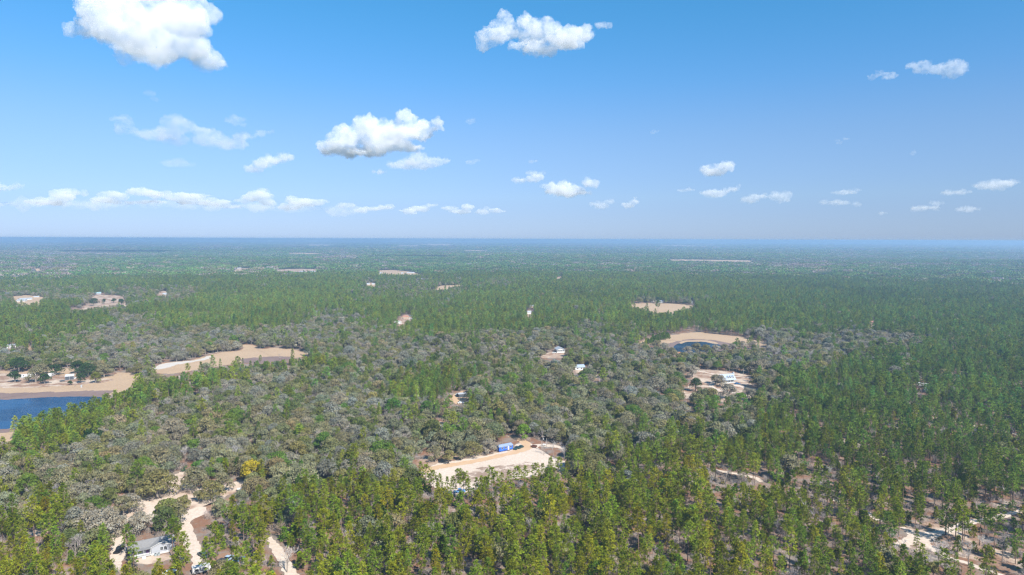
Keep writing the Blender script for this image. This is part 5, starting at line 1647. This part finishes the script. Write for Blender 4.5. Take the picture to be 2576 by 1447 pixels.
def individual(kind, name, meshes, t, own):
    out = []
    for j in own:
        mt, mc, _ = meshes[int(t['i'][j])]
        r = empty(name, (float(t['x'][j]), float(t['y'][j]), 0.0), float(t['r'][j]))
        r.scale = (float(t['sx'][j]), float(t['sx'][j]), float(t['s'][j]))
        a = bpy.data.objects.new('trunk', mt); b = bpy.data.objects.new('crown', mc)
        for q in (a, b):
            COL.objects.link(q); q.parent = r
        b['tint'] = [float(c) for c in t['t'][j]]
        out.append((r, j))
    return out

OWN = {}
MASS = {}
for kind, nm, meshes, h, mass in (('pine', 'pine_tree', PINES, 15, 'pine_forest'), ('oak', 'oak_tree', OAKS, 9.5, 'oak_forest'), ('bare', 'leafless_tree', BARES, 8.5, 'leafless_forest'), ('young', 'young_pine', YOUNG, 5, 'young_pine_forest')):
    t = T[kind]
    own, m = split_own(t, h)
    OWN[kind] = individual(kind, nm, meshes, t, own)
    z = terr(t['x'], t['y'])
    MASS[kind] = inst_object(mass, [q[2] for q in meshes], t['x'][m], t['y'][m], z[m], t['r'][m], t['sx'][m], t['s'][m], t['i'][m], t['t'][m])
t = T['under']
inst_object('undergrowth', BUSHES + SCRUBS, t['x'], t['y'], 0 * t['x'], t['r'], t['sx'], t['s'], t['i'], t['t'])

# woodland farther out, in squares
def far_woods():
    X = []; Y = []; S = []
    for cell, r0, r1 in ((31.0, 2150, 7000), (72.0, 7000, 19000)):
        x, y, rng = grid_points(cell, r0 * .75, r1, int(cell), pad=200)
        d = np.hypot(x, y)
        k = (d > r0)
        x, y = x[k], y[k]
        X.append(x); Y.append(y); S.append(np.full(len(x), cell / 31.0))
    x = np.concatenate(X); y = np.concatenate(Y); s = np.concatenate(S)
    rng = np.random.default_rng(77)
    ok = keep_clear(x, y, 11 * np.minimum(s, 1.3), 14.0, rng, (1.0, .6))
    x, y, s = x[ok], y[ok], s[ok]
    n = len(x)
    z = zone(x, y, 9.0)
    big = vnoise(x, y, 520, 71, 4)
    pine = np.array([.092, .160, .044]); brown = np.array([.22, .19, .165]); mixd = np.array([.135, .155, .072])
    p_brown = np.where(z == ord('M'), .34, np.where(z == ord('G'), .5, np.where(z == ord('O'), .3, .07))) + np.clip(big - .58, 0, 1) * 1.8
    q = rng.random(n)
    base = np.where((q < p_brown)[:, None], brown, np.where((q < p_brown + .25)[:, None], mixd, pine))
    far = sstep(3000, 9000, np.hypot(x, y))[:, None]
    base = base * (1 - .1 * far)
    base = base * (.72 + .56 * vnoise(x * .45, y, 420, 97, 3))[:, None]
    t = tints(rng, n, base, .16, .08)
    hz = np.where(s < 1.5, rng.uniform(.75, 1.2, n), rng.uniform(.9, 1.5, n))
    inst_object('distant_forest', GROVES, x, y, terr(x, y) - .3, rng.uniform(0, 6.28, n), s * 1.06, hz, rng.integers(0, len(GROVES), n), t)
    print('GROVES', n)
far_woods()
# ------------------------------------------------------------------ what singles out each tree
SPOTS = [('the grey gabled house', 398, 1390), ('the sandy driveway', 298, 1370), ('the sand loop', 335, 1300), ('the sand road', 488, 1325), ('the reddish yard', 575, 1412), ('the forest track', 712, 1405),
         ('the yellow oak', 631, 1216), ('the left end of the sandy clearing', 1078, 1215), ('the near edge of the sandy clearing', 1240, 1228), ('the right corner of the sandy clearing', 1425, 1180),
         ('the blue mobile home', 1273, 1136), ('the tall utility pole', 1365, 1134), ('the sand crossing', 2310, 1354), ('the sand spur', 2405, 1408), ('the far arm of the sand crossing', 2470, 1310),
         ('the dark round evergreen', 232, 1132), ('the lake', 160, 1050), ('the dry lake bed', 250, 970), ('the second dry lake', 640, 905), ('the hidden roofs', 1080, 1082), ('the orange ground', 1158, 1002),
         ('the middle woodland track', 1800, 1186), ('the small woodland track', 2110, 1262), ('the dormered house', 1838, 962), ('the round pond', 1755, 878), ('the white glazed house', 1411, 885),
         ('the bare ground', 430, 1240), ('the litter patches at the lower left', 90, 1340), ('the low pines at the lower left', 60, 1262), ('the twin bright evergreens', 1030, 1050)]
EDGE = [('the bottom edge under the driveway', 260, 1446), ('the bottom edge at the left corner', 60, 1446), ('the bottom edge under the house', 395, 1446), ('the bottom edge under the yard', 560, 1446), ('the bottom edge right of the track', 860, 1446),
        ('the bottom edge under the clearing\'s left end', 1060, 1446), ('the bottom edge under the clearing', 1270, 1446), ('the bottom edge under the clearing\'s right corner', 1470, 1446),
        ('the bottom edge right of the middle', 1680, 1446), ('the bottom edge in the right half', 1890, 1446), ('the bottom edge left of the spur', 2110, 1446), ('the bottom edge under the crossing', 2310, 1446), ('the bottom right corner', 2520, 1446)]
ORD = 'first second third fourth fifth sixth seventh eighth ninth tenth eleventh twelfth thirteenth fourteenth fifteenth sixteenth'.split()
OAK_TONE = ['grey green', 'olive', 'dark green', 'silvery grey', 'brownish', 'fresh green']

def tone(kind, t, c):
    r, g, b = t
    if kind in ('pine', 'young'):
        if g > .19: return 'bright yellow green' if r / g > .78 else 'bright green'
        if g < .12: return 'dark green'
        return 'yellowish' if r / g > .85 else 'mid green'
    if kind == 'oak':
        if c >= 0: return OAK_TONE[c]
        if r > .24 and b < .05: return 'golden yellow'
        if r > .2: return 'silvery grey'
        if g > .15 and b < .03: return 'fresh green'
        if g < .11: return 'dark green'
        return 'grey green' if b > .07 else 'olive'
    return ['pale grey', 'lavender grey', 'tan grey'][c] if c >= 0 else 'whitish grey'

def label_trees():
    gs = [(n, ground(u, v), False) for n, u, v in SPOTS] + [(n, ground(u, v), True) for n, u, v in EDGE]
    G = np.array([g for _, g, _ in gs])
    for kind, noun, cat, grp, shapes in (('pine', 'pine', 'pine tree', 'pines in the nearest woods', PINE_SHAPE), ('oak', 'oak', 'oak tree', 'oaks in the nearer woods', OAK_SHAPE),
                                         ('bare', 'leafless tree', 'bare tree', 'leafless trees in the nearer woods', BARE_SHAPE), ('young', 'young pine', 'young pine', 'young pines under the nearest woods', ['bushy', 'short', 'slim'])):
        t = T[kind]; by = {}
        for r, j in OWN[kind]:
            x, y, s = t['x'][j], t['y'][j], t['s'][j]
            k = int(np.argmin(np.hypot(G[:, 0] - x, G[:, 1] - y)))
            n, g, edge = gs[k]
            u, v, _ = proj(x, y, 0.0); gu, gv, _ = proj(g[0], g[1], 0.0)
            d = math.hypot(x - g[0], y - g[1])
            c = int(t['c'][j]) if 'c' in t else 0
            if edge: rel = 'at' if v > gv - 45 else 'just above'
            else:
                du, dv = float(u - gu), float(v - gv)
                rel = ('left of' if du < 0 else 'right of') if abs(du) > abs(dv) * 1.3 else ('in front of' if dv > 0 else 'behind')
                if d < 14: rel = 'close ' + rel if rel in ('left of', 'right of') else 'just ' + rel
            size = 'small' if s < .8 else 'tall' if s > 1.1 else ''
            if kind == 'oak': size = {'tall': 'large'}.get(size, size)
            sh = shapes[int(t['i'][j])]
            w1 = ' '.join(q for q in (size, tone(kind, t['t'][j], c), sh, noun, rel, n) if q)
            w2 = ' '.join(q for q in (size, tone(kind, t['t'][j], c), noun, rel, n) if q)
            by.setdefault((w1, w2), []).append((float(u), r))
        for (w1, w2), L in by.items():
            L.sort(key=lambda q: q[0])
            for i, (u, r) in enumerate(L):
                lab = w1 if len(w1.split()) <= 16 else w2
                if len(L) > 1:
                    tail = ', leftmost' if i == 0 else ', rightmost' if i == len(L) - 1 else ', %s from left' % ORD[min(i, 15)]
                    for lab in (w1 + tail, w1 + tail.replace(' from left', ''), (w1 + tail).replace('the bottom edge', 'the edge').replace(' from left', ''), (w2 + tail).replace(' from left', ''), (w2 + tail).replace(' from left', '').replace('the bottom edge', 'the edge').replace(' the ', ' ')):
                        if len(lab.split()) <= 16: break
                tag(r, lab, cat, grp)
label_trees()
